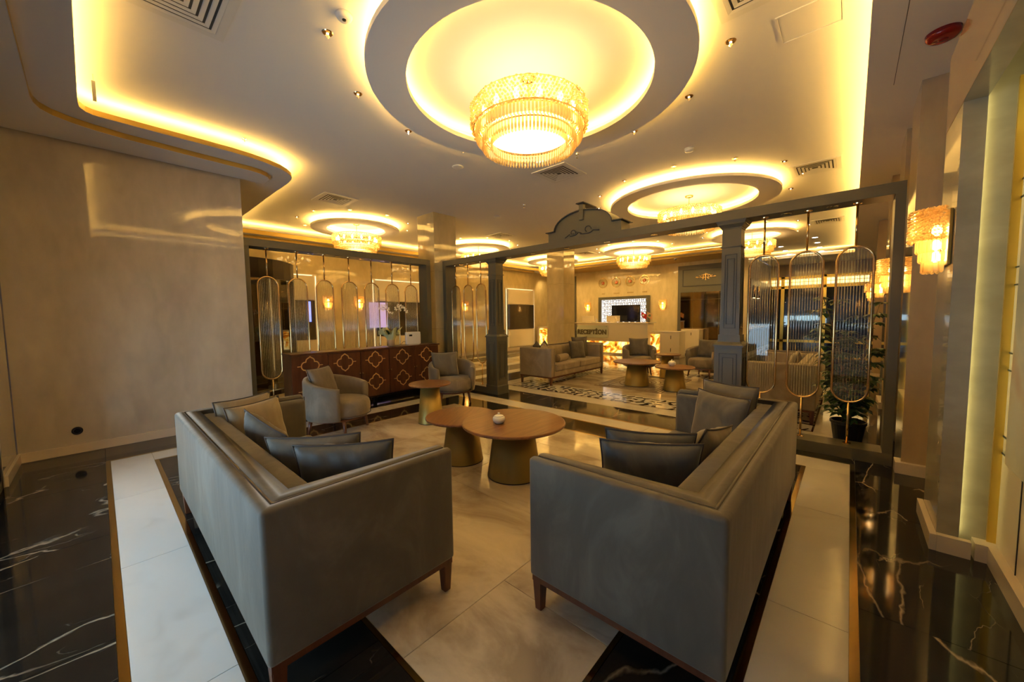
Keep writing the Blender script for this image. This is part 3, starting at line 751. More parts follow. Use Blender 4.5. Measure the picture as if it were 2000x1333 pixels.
# ------------------------------------------------------------------ round tables and sugar bowls
def table(label, x, y, R, Z, rb, rt, rot=0):
    t = thing('round_table', label, 'table', (x, y, 0), rot, 'round walnut tables on metal cone bases')
    obj('table_top', lathe(B(), [(R-.02, Z-.028), (R-.006, Z-.024), (R, Z-.012), (R-.004, Z-.003), (R-.012, Z)], 72), TOPW, t)
    bs = obj('cone_base', lathe(B(), [(rb, .006), (rb-.002, .012), (rt, Z-.028)], 64), BRZ, t, smooth=False)
    for p in bs.data.polygons: p.use_smooth = len(p.vertices) == 4
    obj('foot_ring', lathe(B(), [(rb-.004, 0), (rb+.001, .002), (rb+.001, .008), (rb-.004, .01)], 64), DARKM, t)
table('largest round walnut table at the front with a sugar bowl, overlapping its neighbour', 2.584, 2.331, .487, .51, .255, .185)
table('middle round walnut table tucked under the largest one', 2.50, 2.985, .376, .474, .215, .15, .6)
table('small tall round walnut side table by the sideboard', 3.13, 4.425, .295, .565, .18, .13, .2)
table('wide round table in the far seating group, left of the one with a bowl', 7.64, 3.34, .485, .51, .255, .185, .4)
table('round table with a white bowl in the far seating group', 7.54, 2.525, .370, .474, .215, .15, 1.1)
table('small tall round table between the two far armchairs', 8.95, 3.16, .295, .565, .18, .13, 2.1)
def bowl(label, x, y, z, s=1):
    t = thing('sugar_bowl', label, 'bowl', (x, y, z))
    obj('bowl_body', lathe(B(), [(.030*s, 0), (.034*s, .003), (.052*s, .018*s), (.060*s, .040*s), (.055*s, .060*s), (.045*s, .068*s)], 32), PORC, t, smooth=True)
    obj('lid', lathe(B(), [(.046*s, .068*s), (.044*s, .074*s), (.03*s, .080*s), (.012*s, .084*s)], 32), PORC, t, smooth=True)
    obj('knob', lathe(B(), [(.006*s, .083*s), (.010*s, .088*s), (.012*s, .097*s), (.008*s, .103*s)], 16), PORC, t, smooth=True)
bowl('white porcelain sugar bowl with knobbed lid on the largest front table', 2.44, 2.385, .51)
bowl('white porcelain bowl on the far round table', 7.60, 2.60, .474, 1.25)

# ------------------------------------------------------------------ sideboard
sb = thing('sideboard', 'long walnut sideboard with gold quatrefoil door ornaments before the glass screen', 'sideboard', (1.90, 6.17, 0))
SL, SD = 2.70, .385
obj('top', box(-.012, SL+.012, -.015, SD, .945, .97, .002), CABW, sb); obj('carcass', box(0, SL, .02, SD-.01, .13, .945), CABW, sb)
pl = B()
for x in (.10, SL/2-.03, SL-.16): bx(pl, x, x+.05, .06, .11, 0, .13); bx(pl, x, x+.05, SD-.1, SD-.05, 0, .13)
bx(pl, .08, SL-.08, .05, .07, .10, .13)
obj('foot_frame', pl, DARKM, sb)
def quatre(s):
    n_ = [(0, 1.15), (.07, 1.03), (.22, .95), (.38, .84), (.47, .68), (.49, .52), (.46, .46)]
    e_ = [(.54, .49), (.70, .47), (.86, .38), (.96, .22), (1.0, .06)]
    full = n_+e_; pts = []
    for (sx, sy, rev) in ((1, 1, 0), (1, -1, 1), (-1, -1, 0), (-1, 1, 1)):
        seg = [(sx*a*s, sy*b*s) for a, b in full]
        pts += seg[::-1] if rev else seg
    return pts
QS = quatre(.128)
for i in range(5):
    cx = 2.165+.535*i-1.90
    d = obj('door', box(cx-.262, cx+.262, 0, .02, .15, .935, .002), CABW, sb)
    for z in (.775, .385):
        q = B(); n = len(QS)
        for a, b_ in zip(QS, QS[1:]+QS[:1]):
            dx, dz = b_[0]-a[0], b_[1]-a[1]; l = math.hypot(dx, dz)
            if l < 1e-5: continue
            nx, nz = -dz/l*.0085, dx/l*.0085
            vs = [q.verts.new((cx+p[0], y_, z+p[1])) for y_ in (-.004, .001) for p in ((a[0]-nx, a[1]-nz), (b_[0]-nx, b_[1]-nz), (b_[0]+nx, b_[1]+nz), (a[0]+nx, a[1]+nz))]
            for fidx in ((0, 1, 2, 3), (7, 6, 5, 4), (0, 4, 5, 1), (2, 6, 7, 3), (1, 5, 6, 2), (0, 3, 7, 4)): q.faces.new([vs[k] for k in fidx])
        bx(q, cx-.185, cx-.125, -.004, .001, z-.006, z+.006); bx(q, cx+.125, cx+.185, -.004, .001, z-.006, z+.006)
        obj('gold_ornament', q, GOLDS, d)
for i in (0, 1, 2, 3):
    x = 2.165+.535*i+.2675-1.90
    for s in (-.025, .025): obj('knob', lathe(B(), [(.006, 0), (.013, .008), (.013, .014), (.008, .018)], 12), GOLD, sb, (x+s, -.006, .56)).rotation_euler = (PI/2, 0, 0)
# router
rt = thing('router', 'white rounded router box with small display on the sideboard', 'router', (4.13, 6.36, .97))
obj('body', box(-.165, .165, -.03, .03, .006, .25, .028, 4), WHP, rt, smooth=True); obj('display', box(-.10, -.035, -.0325, -.029, .165, .20), BLACKP, rt)
obj('foot', box(-.12, .12, -.035, .035, 0, .01), WHP, rt)
obj('cable', tube(B(), [(-.16, 0, .06), (-.20, 0, .075), (-.235, .01, .05), (-.25, .01, .01)], .004, 6), BLACKP, rt, smooth=True)
# orchid
oc_ = thing('orchid', 'white orchid in pale green wrapping paper on the sideboard', 'plant', (3.66, 6.36, .97))
obj('pot', lathe(B(), [(.05, 0), (.062, .01), (.068, .10), (.065, .13)], 24), mat('kraft_paper', (.42, .30, .17), .6), oc_, smooth=True)
PAPER = mat('green_wrapping_paper', (.62, .62, .30), .55)
pw = B(); rn = random.Random(5); n = 26; R0 = []; R1 = []; R2 = []
for i in range(n):
    a = 2*PI*i/n; k = 1+.25*math.sin(3*a+.5)+.12*math.sin(7*a)
    R0.append(pw.verts.new((.066*math.cos(a), .066*math.sin(a), .12)))
    R1.append(pw.verts.new((.12*k*math.cos(a), .09*k*math.sin(a), .21+.02*math.sin(5*a))))
    R2.append(pw.verts.new((.205*k*math.cos(a), .125*k*math.sin(a), .29+.065*math.sin(4*a+1)+.02*rn.uniform(-1, 1))))
for a, c in ((R0, R1), (R1, R2)):
    for i in range(n): pw.faces.new((a[i], a[(i+1) % n], c[(i+1) % n], c[i]))
obj('wrapping_paper', pw, PAPER, oc_)
LEAF = mat('leaf_green', (.035, .085, .02), .4); STEM = mat('stem_green', (.12, .12, .03), .5); PET = mat('white_petals', (.85, .83, .74), .5)
for k, (path) in enumerate(([(0, 0, .12), (-.01, 0, .40), (-.04, 0, .62), (-.12, 0, .72), (-.22, 0, .70)], [(.02, 0, .12), (.03, 0, .42), (.06, 0, .62), (.13, 0, .73), (.24, 0, .72), (.33, 0, .66)])):
    obj('stem', tube(B(), path, .004, 6), STEM, oc_, smooth=True)
for a in (0, 2.1, 3.6, 5.2):
    lf = B(); vs = []
    for i in range(7):
        s_ = i/6; wdt = .03*math.sin(PI*min(1, s_*.9+.08)); dx = .19*s_; z = .15+.17*math.sin(s_*2.2)*.9
        vs.append((lf.verts.new((dx*math.cos(a)-wdt*math.sin(a), .6*(dx*math.sin(a)+wdt*math.cos(a)), z)), lf.verts.new((dx*math.cos(a)+wdt*math.sin(a), .6*(dx*math.sin(a)-wdt*math.cos(a)), z))))
    for p, q in zip(vs, vs[1:]): lf.faces.new((p[0], q[0], q[1], p[1]))
    obj('leaf', lf, LEAF, oc_)
def flower():
    b = B()
    for k, (a, L, wd) in enumerate(((90, .042, .020), (210, .042, .020), (330, .042, .020), (15, .044, .030), (165, .044, .030))):
        a = math.radians(a); c = b.verts.new((0, -.004, 0)); pr_ = []
        for i in range(9):
            t = i/8; s_ = math.sin(PI*t); x_ = L*(.1+.9*math.sin(PI*t/2*1.0) if t <= .5 else .1+.9*math.sin(PI*t/2)); 
            ang = a+(t-.5)*1.15*(wd/.02)*.75; rr_ = L*(.35+.65*s_)
            pr_.append(b.verts.new((rr_*math.cos(ang), -.006*s_+(.003 if k > 2 else 0), rr_*math.sin(ang))))
        for p, q in zip(pr_, pr_[1:]): b.faces.new((c, p, q))
    return b
fl = None
for k, (x, z, s_) in enumerate(((-.22, .70, 1), (-.17, .745, 1), (-.10, .74, .95), (-.055, .69, .9), (-.15, .68, 1), (-.02, .635, .8), (.10, .70, 1), (.15, .755, 1), (.205, .75, .95), (.25, .72, 1), (.19, .685, 1), (.30, .69, .95), (.33, .645, .8), (.03, .62, .7))):
    if fl is None: fl = obj('flower', flower(), PET, oc_); o = fl
    else: o = fl.copy(); COL.objects.link(o); o.parent = oc_
    o.location = (x, -.03+.01*(k % 3), z); o.scale = (s_, s_, s_); o.rotation_euler = (.1*math.sin(k), k*.7, .3*math.sin(k*2.1))

# ------------------------------------------------------------------ chandeliers
def gem(bm, c, s, sz=1.0):
    v_ = [bm.verts.new((c[0]+a*s, c[1]+b_*s, c[2]+d*s*sz)) for a, b_, d in ((1, 0, 0), (0, 1, 0), (-1, 0, 0), (0, -1, 0), (0, 0, 1), (0, 0, -1))]
    for i in range(4):
        bm.faces.new((v_[i], v_[(i+1) % 4], v_[4])); bm.faces.new((v_[(i+1) % 4], v_[i], v_[5]))
def drop(bm, c, w_, h_, a):      # faceted hanging prism
    q = []
    for (k, z) in ((.5, h_), (1, h_*.85), (1, h_*.15), (.35, 0)):
        q.append([bm.verts.new((c[0]+w_*k*math.cos(a+PI/2*i+PI/4), c[1]+w_*k*math.sin(a+PI/2*i+PI/4), c[2]+z)) for i in range(4)])
    for p, r_ in zip(q, q[1:]):
        for i in range(4): bm.faces.new((p[i], p[(i+1) % 4], r_[(i+1) % 4], r_[i]))
    bm.faces.new(q[0]); bm.faces.new(q[-1][::-1])
_cd = {}
def chandelier(label, x, y):
    if 'c' in _cd: return dup(_cd['c'], (x, y, 3.75), 0, label)
    t = thing('chandelier', label, 'chandelier', (x, y, 3.75), 0, 'crystal drum chandeliers')
    obj('canopy', lathe(B(), [(.03, -.035), (.062, -.030), (.075, -.012), (.075, 0)], 32), GOLD, t, smooth=True)
    obj('stem', tube(B(), [(0, 0, -.03), (0, 0, -.30)], .008, 8), GOLD, t)
    z0 = -3.75
    hp = B()
    for R, z in ((.53, 3.455), (.53, 3.27), (.485, 3.275), (.425, 3.19)): annulus(hp, 0, 0, R-.010, R, z+z0, z+.008+z0, 64)
    for k in range(4):
        a = PI/2*k+.3; tube(hp, [(0, 0, 3.452+z0), (.52*math.cos(a), .52*math.sin(a), 3.455+z0)], .005, 6)
    obj('gold_hoops', hp, GOLD, t)
    rn = random.Random(2); cb = B()
    for j in range(8):
        nn_ = 104
        for i in range(nn_):
            a = 2*PI*(i+.5*(j % 2))/nn_+rn.uniform(-.01, .01); R = .54+rn.uniform(-.012, .012)
            gem(cb, (R*math.cos(a), R*math.sin(a), 3.262+.026*j+rn.uniform(-.004, .004)+z0), .0155, .9)
    obj('crystal_beads', cb, CRYS, t, stuff=True)
    for nm, R, zz, h_, nn_ in (('crystal_fringe', .50, 3.165, .115, 100), ('crystal_fringe', .44, 3.085, .115, 88), ('crystal_fringe', .36, 3.10, .08, 70)):
        fb = B()
        for i in range(nn_):
            a = 2*PI*i/nn_; drop(fb, (R*math.cos(a), R*math.sin(a), zz+z0), .0125, h_, a)
        obj(nm, fb, CRYS, t, stuff=True)
    core = B(); lathe(core, [(.34, 3.20+z0), (.39, 3.215+z0), (.40, 3.24+z0)], 40, cap=True)
    obj('lamp_tray', core, BULB, t)
    b0 = None
    for i in range(14):
        a = 2*PI*i/14; lc = (.44*math.cos(a), .44*math.sin(a), 3.37+z0)
        if b0 is None: b0 = obj('bulb', lathe(B(), [(.003, -.05), (.022, -.02), (.025, .015), (.012, .045), (.004, .055)], 8), BULBH, t, lc, smooth=True)
        else: c = b0.copy(); COL.objects.link(c); c.parent = t; c.location = lc
    _cd['c'] = t; return t
for nm, (x, y) in (('largest crystal drum chandelier at the top centre over the front tables', (2.866, 2.34)), ('crystal drum chandelier half hidden behind the arched beam', (7.72, 2.37)),
                   ('crystal drum chandelier above the sideboard screen at left', (4.287, 8.854)), ('crystal drum chandelier hidden behind the corner marble pillar', (8.24, 8.84)),
                   ('crystal drum chandelier in front of the four wall clocks', (12.337, 5.543)), ('crystal drum chandelier right of the right grey post', (12.28, 2.10)),
                   ('crystal drum chandelier beside the far marble pillar', (12.25, 8.85))):
    chandelier(nm, x, y)

# ------------------------------------------------------------------ crystal wall sconces (origin on the wall, facing +y)
_sc = {}
def sconce(label, loc, rotz, group='crystal wall sconces'):
    if 'c' in _sc: return dup(_sc['c'], loc, rotz, label)
    t = thing('wall_sconce', label, 'wall lamp', loc, rotz, group)
    obj('back_plate', box(-.13, .13, 0, .015, -.17, .17, .003), BRZ, t)
    ar = B(); tube(ar, [(0, .01, .10), (0, .06, .10)], .014, 8); obj('arm', ar, CHROME, t)
    rn = random.Random(4); cb = B()
    for j in range(9):
        n = 26
        for i in range(n+1):
            a = PI*i/n+.03*(j % 2); R = .145+rn.uniform(-.006, .006)
            gem(cb, (R*math.cos(a), .035+R*.92*math.sin(a), .0+.022*j+rn.uniform(-.004, .004)), .0145, .9)
    for j in range(5):
        R = .13-.025*j
        for i in range(18): a = PI*i/17; gem(cb, (R*math.cos(a), .035+R*math.sin(a), .185), .014, .7)
    obj('crystal_beads', cb, CRYS, t, stuff=True)
    for R, zz, h_, n in ((.105, -.085, .085, 17), (.09, -.145, .065, 15), (.075, -.215, .075, 11)):
        fb = B()
        for i in range(n): a = PI*i/(n-1); drop(fb, (R*math.cos(a), .03+R*math.sin(a), zz), .013, h_, a)
        obj('crystal_fringe', fb, CRYS, t, stuff=True)
    for z in (.06, -.035, -.11): obj('bulb', lathe(B(), [(.004, -.035), (.022, -.02), (.024, .01), (.010, .035)], 12, (0, .05, z)), BULBS, t, smooth=True)
    _sc['c'] = t; return t
sconce('crystal wall sconce on the near right portal column', (3.66, -.4445, 1.955), 0)
sconce('crystal wall sconce on the right wall just beyond the screen post', (6.4, -.392, 1.93), 0)
sconce('crystal wall sconce on the right wall, second beyond the screen', (8.3, -.392, 1.93), 0)
sconce('crystal wall sconce farthest along the right wall', (12.0, -.392, 1.95), 0)
sconce('crystal wall sconce left of the reception niche', (15.0, 8.87, 1.87), PI/2)
sconce('crystal wall sconce right of the reception niche', (15.0, 5.51, 1.87), PI/2)
sconce('crystal wall sconce seen through the third oval panel of the left screen', (4.40, 11.0, 1.96), PI)
sconce('crystal wall sconce seen through the fifth oval panel of the left screen', (5.30, 11.0, 1.96), PI)
sconce('crystal wall sconce seen between the corner pillar and the left grey post', (9.46, 11.0, 1.90), PI)

# ------------------------------------------------------------------ ceiling fittings
_dl = {}
def spot(label, x, y, z=3.75, group='small gold crystal downlights'):
    if 'c' in _dl: return dup(_dl['c'], (x, y, z), 0, label, group)
    t = thing('crystal_downlight', label, 'downlight', (x, y, z), 0, group)
    obj('trim_ring', lathe(B(), [(.014, -.006), (.036, -.006), (.042, 0)], 20), GOLD, t)
    b = B(); gem(b, (0, 0, -.026), .020, 1.15); obj('crystal', b, CRYS, t)
    obj('lens', lathe(B(), [(.008, -.009), (.010, -.007)], 10), DOWN, t)
    _dl['c'] = t; return t
words = ['first', 'second', 'third', 'fourth', 'fifth', 'sixth', 'seventh', 'eighth', 'ninth', 'tenth', 'eleventh', 'twelfth', 'thirteenth']
for k, a in enumerate((-62.7, -36.4, -9.7, 17, 43.8, 70.5, 97.2, 124.9, 152.3)):
    spot('small gold crystal downlight outside the largest ceiling ring, %s from the right' % words[k], 2.866+1.715*math.cos(math.radians(a)), 2.34+1.715*math.sin(math.radians(a)))
for k in range(13):
    a = -115+27.7*k
    spot('small gold crystal downlight around the second ceiling ring, %s anticlockwise' % words[k], 7.72+1.72*math.cos(math.radians(a)), 2.37+1.72*math.sin(math.radians(a)))
for nm, cx, cy, n in (('the ring above the sideboard', 4.287, 8.854, 10), ('the ring behind the corner pillar', 8.24, 8.84, 10), ('the ring before the reception wall', 12.337, 5.543, 10), ('the ring right of the right grey post', 12.28, 2.10, 10)):
    for k in range(n):
        a = math.radians(-157+36*k)
        spot('small gold crystal downlight near %s, %s anticlockwise' % (nm, words[k]), cx+1.24*math.cos(a), cy+1.24*math.sin(a))
def recess(label, x, y, z=3.75):
    t = thing('recessed_downlight', label, 'downlight', (x, y, z), 0, 'recessed white downlights at the far right'); obj('trim_ring', lathe(B(), [(.07, -.004), (.085, 0)], 20), WHP, t)
    obj('lens', lathe(B(), [(.06, -.006), (.068, -.004)], 20), DOWN, t)
for k, (x, y) in enumerate(((14.65, .88), (15.78, .88), (16.94, .88), (18.12, .88), (15.79, 1.85), (16.95, 1.85), (18.1, 1.85))):
    recess('white recessed downlight at the far right, %s' % ('%s in the right row' % words[k] if k < 4 else '%s in the left row' % words[k-4]), x, y)
VENT = mat('vent_white', (.74, .70, .62), .5); VD = mat('vent_dark', (.10, .09, .07), .7)
def vent(label, x, y, rot=0):
    t = thing('ceiling_vent', label, 'air vent', (x, y, 3.75), rot, 'square louvred ceiling vents')
    bb = B(); 
    for (a, c, d, e) in ((-.31, .31, -.31, -.25), (-.31, .31, .25, .31), (-.31, -.25, -.25, .25), (.25, .31, -.25, .25)): bx(bb, a, c, d, e, -.012, 0)
    obj('vent_frame', bb, VENT, t)
    obj('duct', box(-.25, .25, -.25, .25, -.002, .0), VD, t)
    for k in range(5):
        h0, h1 = .249-.046*k, .220-.046*k; lb = B()
        c = [lb.verts.new((sx*h0, sy*h0, -.013)) for sx, sy in ((-1, -1), (1, -1), (1, 1), (-1, 1))]; a = [lb.verts.new((sx*h1, sy*h1, -.008)) for sx, sy in ((-1, -1), (1, -1), (1, 1), (-1, 1))]
        for i in range(4): lb.faces.new((a[i], a[(i+1) % 4], c[(i+1) % 4], c[i]))
        obj('louvre', lb, VENT, t)
vent('square louvred ceiling vent at the top left edge of the picture', .50, 3.53)
vent('square louvred ceiling vent just right below the largest chandelier', 5.03, 3.50)
vent('square louvred ceiling vent left of the ring above the sideboard', 3.14, 7.30)
vent('square louvred ceiling vent at the top beside the access panel', 3.07, .51)
vent('square louvred ceiling vent near the bright right cove, right of the second ring', 7.62, .49)
vent('square louvred ceiling vent behind the marble pillar and above the left beam', 7.66, 7.30)
vent('square louvred ceiling vent seen above the right oval panels', 12.22, .50)
vent('square louvred ceiling vent left of the ring before reception', 12.05, 7.25)
ap = thing('access_panel', 'flat square access hatch in the ceiling at top right', 'hatch', (3.80, .31, 3.75))
obj('hatch_frame', annulus_sq := bx(bx(bx(bx(B(), -.19, .19, -.20, -.185, -.008, 0), -.19, .19, .185, .20, -.008, 0), -.19, -.175, -.185, .185, -.008, 0), .175, .19, -.185, .185, -.008, 0), CEIL, ap)
obj('hatch_door', box(-.17, .17, -.18, .18, -.004, 0), CEIL, ap)
def dome(name, label, cat, x, y, z, prof, m, m2=None, p2=None):
    t = thing(name, label, cat, (x, y, z)); obj('housing', lathe(B(), prof, 32), m, t, smooth=True)
    if p2: obj('sensor', lathe(B(), p2, 20), m2, t, smooth=True)
dome('smoke_detector', 'white ceiling sensor with dark eye near the top, left of the largest ring', 'smoke detector', 1.36, 2.87, 3.75, [(.03, -.034), (.048, -.030), (.058, -.012), (.060, 0)], WHP, BLACKP, [(.004, -.040), (.014, -.038), (.016, -.033)])
dome('ceiling_speaker', 'flat round white speaker in the ceiling, lower left of the largest chandelier', 'speaker', 3.76, 4.45, 3.75, [(.06, -.012), (.082, -.008), (.085, 0)], WHP)
dome('smoke_detector', 'white smoke detector on the ceiling between the two large rings', 'smoke detector', 5.54, 1.71, 3.75, [(.03, -.045), (.050, -.040), (.058, -.02), (.060, 0)], WHP)
dome('ceiling_speaker', 'small flat round ceiling speaker left of the arched crest', 'speaker', 6.2, 6.0, 3.75, [(.06, -.012), (.082, -.008), (.085, 0)], WHP)
dome('alarm_beacon', 'glossy dark red round alarm beacon on the ceiling at top right', 'alarm', 4.20, -.425, 3.50, [(.055, -.052), (.075, -.046), (.088, -.030), (.092, 0)], RED, RED, [(.004, -.058), (.02, -.056), (.03, -.050)])
dome('dome_camera', 'small dark dome camera under the far cove near the right post', 'camera', 13.7, 4.62, 3.50, [(.02, -.10), (.05, -.085), (.06, -.05), (.06, 0)], WHP, BLACKP, [(.01, -.115), (.04, -.10), (.048, -.08)])
for k, (x, y, lb) in enumerate(((4.64, 2.92, 'just right of the largest chandelier'), (1.36, 5.68, 'beside the left glowing cove'), (5.94, 5.0, 'above the arched beam end'))):
    t = thing('sprinkler', 'tiny chrome sprinkler head on the ceiling %s' % lb, 'sprinkler', (x, y, 3.75))
    obj('escutcheon', lathe(B(), [(.01, -.010), (.028, -.006), (.03, 0)], 16), CHROME, t); obj('sprinkler_body', lathe(B(), [(.004, -.05), (.018, -.048), (.018, -.044), (.006, -.04), (.006, -.008)], 12), CHROME, t)
hg = thing('hanging_sensor', 'thin grey tapered strip hanging on a fine chain by the left cove corner', 'sensor', (.10, 5.19, 3.75))
obj('chain', tube(B(), [(0, 0, 0), (0, 0, -.06)], .003, 6), CHROME, hg); obj('strip', prism(B(), [(-.012, -.004), (.012, -.004), (.012, .004), (-.012, .004)], -.24, -.06), mat('sensor_grey', (.25, .25, .25), .5), hg)
# wall outlet
ot = thing('floor_socket', 'round black socket low on the left marble wall', 'socket', (-.228, 6.52, .258)); ot.rotation_euler = (PI/2, 0, 0)
obj('socket_ring', lathe(B(), [(.045, 0), (.045, .012), (.040, .018), (.030, .018), (.028, .008)], 32), BLACKP, ot); obj('socket_core', lathe(B(), [(.027, .0), (.027, .012)], 24), DARKM, ot)

# ------------------------------------------------------------------ potted plant behind the glass screen
pt = thing('potted_plant', 'tall leafy umbrella plant in a black pot behind the rightmost oval panel', 'plant', (5.62, -.02, 0))
obj('pot', lathe(B(), [(.115, 0), (.118, .01), (.150, .24), (.160, .245), (.160, .275), (.148, .275), (.14, .24)], 28, cap=False), mat('black_pot', (.012, .013, .013), .4), pt)
obj('soil', lathe(B(), [(.135, .20), (.138, .235)], 24), mat('soil', (.05, .03, .018), .9), pt)
BARK = mat('bark', (.20, .14, .08), .7); FOL = mat('foliage_green', (.030, .085, .022), .38)
v = coords(FOL, (1, 1, 1)); setb(FOL, ramp(FOL, noise(FOL, v, 9, 2), [(.35, (.018, .055, .014)), (.65, (.06, .14, .035))]))
rn = random.Random(11); stems = []
for k, (dx, dy, h_) in enumerate(((.05, .28, 1.66), (-.05, .20, 1.30), (.02, -.12, 1.05), (.10, -.22, 1.52), (.08, .06, .95), (-.03, .05, 1.25))):
    pth = [(.02*k-.05, .015*k-.03, .21)]
    for j in range(1, 6): q = j/5; pth.append((.02*k-.05+dx*q+rn.uniform(-.01, .01), .015*k-.03+dy*q**1.4+rn.uniform(-.01, .01), .21+(h_-.21)*q))
    stems.append(pth); obj('stem', tube(B(), pth, [.012, .011, .009, .008, .006, .005], 7), BARK, pt, smooth=True)
fo = B()
def leaf(bm, base, d, up, L, W):
    d = d.normalized(); s_ = d.cross(up).normalized(); n_ = s_.cross(d)
    pts = [(0, 0, 0), (.3, .8, .05), (.65, .9, .02), (1, 0, -.16)]
    l_ = [bm.verts.new(base+d*L*a+s_*W*b_*.5+n_*L*c) for a, b_, c in pts]; r_ = [bm.verts.new(base+d*L*a-s_*W*b_*.5+n_*L*c) for a, b_, c in pts[1:3]]
    m_ = [bm.verts.new(base+d*L*a+n_*(L*c-.006)) for a, b_, c in pts[1:3]]
    bm.faces.new((l_[0], l_[1], m_[0])); bm.faces.new((l_[1], l_[2], m_[1], m_[0])); bm.faces.new((l_[2], l_[3], m_[1]))
    bm.faces.new((l_[0], m_[0], r_[0])); bm.faces.new((m_[0], m_[1], r_[1], r_[0])); bm.faces.new((m_[1], l_[3], r_[1]))
petioles = B()
for pth in stems:
    for c in range(26):
        q = .14+.86*c/25; i = min(4, int(q*5)); fr_ = q*5-i; p = Vector(pth[i]).lerp(Vector(pth[i+1]), fr_)
        a = rn.uniform(0, 2*PI); L = rn.uniform(.10, .19)*(1.15-.35*q); tip = p+Vector((math.cos(a)*L, math.sin(a)*L, rn.uniform(.0, .09)))
        tube(petioles, [p, (p+tip)/2+Vector((0, 0, .012)), tip], .0022, 4)
        nl = rn.randint(6, 8)
        for k in range(nl):
            b_ = 2*PI*k/nl+rn.uniform(-.2, .2); leaf(fo, tip, Vector((math.cos(b_), math.sin(b_), rn.uniform(-.45, .0))), Vector((0, 0, 1)), rn.uniform(.085, .130), rn.uniform(.044, .060))
obj('petioles', petioles, STEM, pt, stuff=True); obj('leaves', fo, FOL, pt, stuff=True)

# ------------------------------------------------------------------ reception
rd = thing('reception_desk', 'cream reception desk with glowing amber onyx base and glass sign', 'desk', (13.0, 5.30, 0))
obj('counter_front', box(0, .06, 0, 2.98, .50, 1.18, .006), CREAM, rd); obj('counter_top', box(-.02, .75, -.02, 3.0, 1.18, 1.21, .005), CREAM, rd)
obj('side_panel', box(0, .7, 2.92, 2.98, .5, 1.18), CREAM, rd); obj('desk_body', box(.16, .7, .06, 2.92, .0, 1.16), CREAM, rd)
for k in range(6): obj('onyx_panel', box(.12, .155, .06+.48*k+.004, .06+.48*(k+1)-.004, .06, .50), ONYX, rd)
obj('plinth', box(.08, .7, 0, 2.98, 0, .06), SKIRT, rd)
sg = obj('glass_sign', box(-.045, -.037, 1.52, 2.90, .62, 1.10), mat('sign_glass', (.55, .58, .45), .1), rd)
for y in (1.57, 2.85):
    for z in (.66, 1.06): obj('standoff', lathe(B(), [(.012, 0), (.012, .02)], 12), CHROME, sg, (-.062, y, z)).rotation_euler = (0, PI/2, 0)
tx = bpy.data.curves.new('sign_text', 'FONT'); tx.body = 'RECEPT\u0130ON'; tx.size = .235; tx.extrude = .006; tx.offset = .012; tx.align_x = 'CENTER'; tx.align_y = 'CENTER'
to = bpy.data.objects.new('sign_text', tx); COL.objects.link(to); to.parent = sg; to.location = (-.052, 2.21, .835); to.rotation_euler = (PI/2, 0, -PI/2); tx.materials.append(mat('sign_letters', (.16, .14, .08), .35, .5))
bpy.context.view_layer.update(); dg = bpy.context.evaluated_depsgraph_get(); tme = bpy.data.meshes.new_from_object(to.evaluated_get(dg))
tm_ = bpy.data.objects.new('sign_lettering', tme); COL.objects.link(tm_); tm_.parent = sg; tm_.location = to.location; tm_.rotation_euler = to.rotation_euler
bpy.data.objects.remove(to)
rb = thing('reception_side_counter', 'lower cream side counter with onyx panel right of the reception desk', 'counter', (13.2, 4.28, 0))
obj('counter_body', box(0, .6, 0, .66, .06, .87, .006), CREAM, rb); obj('onyx_panel', box(.02, .05, .68, 1.0, .06, .80), ONYX, rb); obj('counter_top', box(-.02, .62, -.01, 1.02, .87, .895, .004), CREAM, rb)
obj('slot', box(-.004, .0, .28, .30, .64, .76), BLACKP, rb); obj('slot', box(-.004, .0, .28, .30, .20, .32), BLACKP, rb); obj('plinth', box(.03, .6, 0, 1.0, 0, .06), SKIRT, rb)
rc = thing('reception_side_counter', 'small cream counter box before the mirrored door unit', 'counter', (14.4, 4.0, 0))
obj('counter_body', box(0, .5, 0, .62, .05, .93, .006), CREAM, rc); obj('plinth', box(.02, .48, .02, .6, 0, .05), BLACKP, rc); obj('slot', box(-.004, 0, .26, .28, .72, .82), BLACKP, rc)
rs = thing('reception_side_counter', 'small cream counter with onyx inlay left of the far pillar', 'counter', (13.6, 10.0, 0))
obj('counter_body', box(.03, .5, 0, .75, 0, 1.0, .006), CREAM, rs); obj('onyx_panel', box(0, .03, .05, .6, .1, .92), ONYX, rs)
for k, (a, b_, nm) in enumerate(((7.66, 8.26, 'left'), (6.58, 7.14, 'right'))):
    m_ = thing('monitor', 'back of a cream monitor on the reception desk, %s one' % nm, 'monitor', (13.45, a, 1.205))
    obj('monitor_shell', box(0, .03, 0, b_-a, .02, .26, .008), CREAM, m_); obj('monitor_foot', box(-.05, .1, (b_-a)/2-.09, (b_-a)/2+.09, 0, .02), CREAM, m_)
pb = thing('pen_bottle', 'small clear bottle on the reception desk between the monitors', 'bottle', (13.2, 7.42, 1.21)); obj('bottle_body', lathe(B(), [(.03, 0), (.03, .10), (.012, .13), (.012, .16)], 14), WHP, pb, smooth=True)
def flag(label, y, m, tip):
    t = thing('desk_flag', label, 'flag', (13.25, y, 1.21)); obj('pole', tube(B(), [(0, 0, 0), (0, .02, .40)], .006, 6), GOLD, t); obj('base', lathe(B(), [(.04, 0), (.035, .012)], 16), GOLD, t)
    b = B(); n = 8; A = []; Cc = []
    for i in range(n+1):
        q = i/n; A.append(b.verts.new((.012*math.sin(q*7), .01-.20*q, .39-.11*q))); Cc.append(b.verts.new((.012*math.sin(q*7+1), .0-.17*q, .20-.10*q)))
    for i in range(n): b.faces.new((A[i], A[i+1], Cc[i+1], Cc[i]))
    return t, obj('cloth', b, m, t)
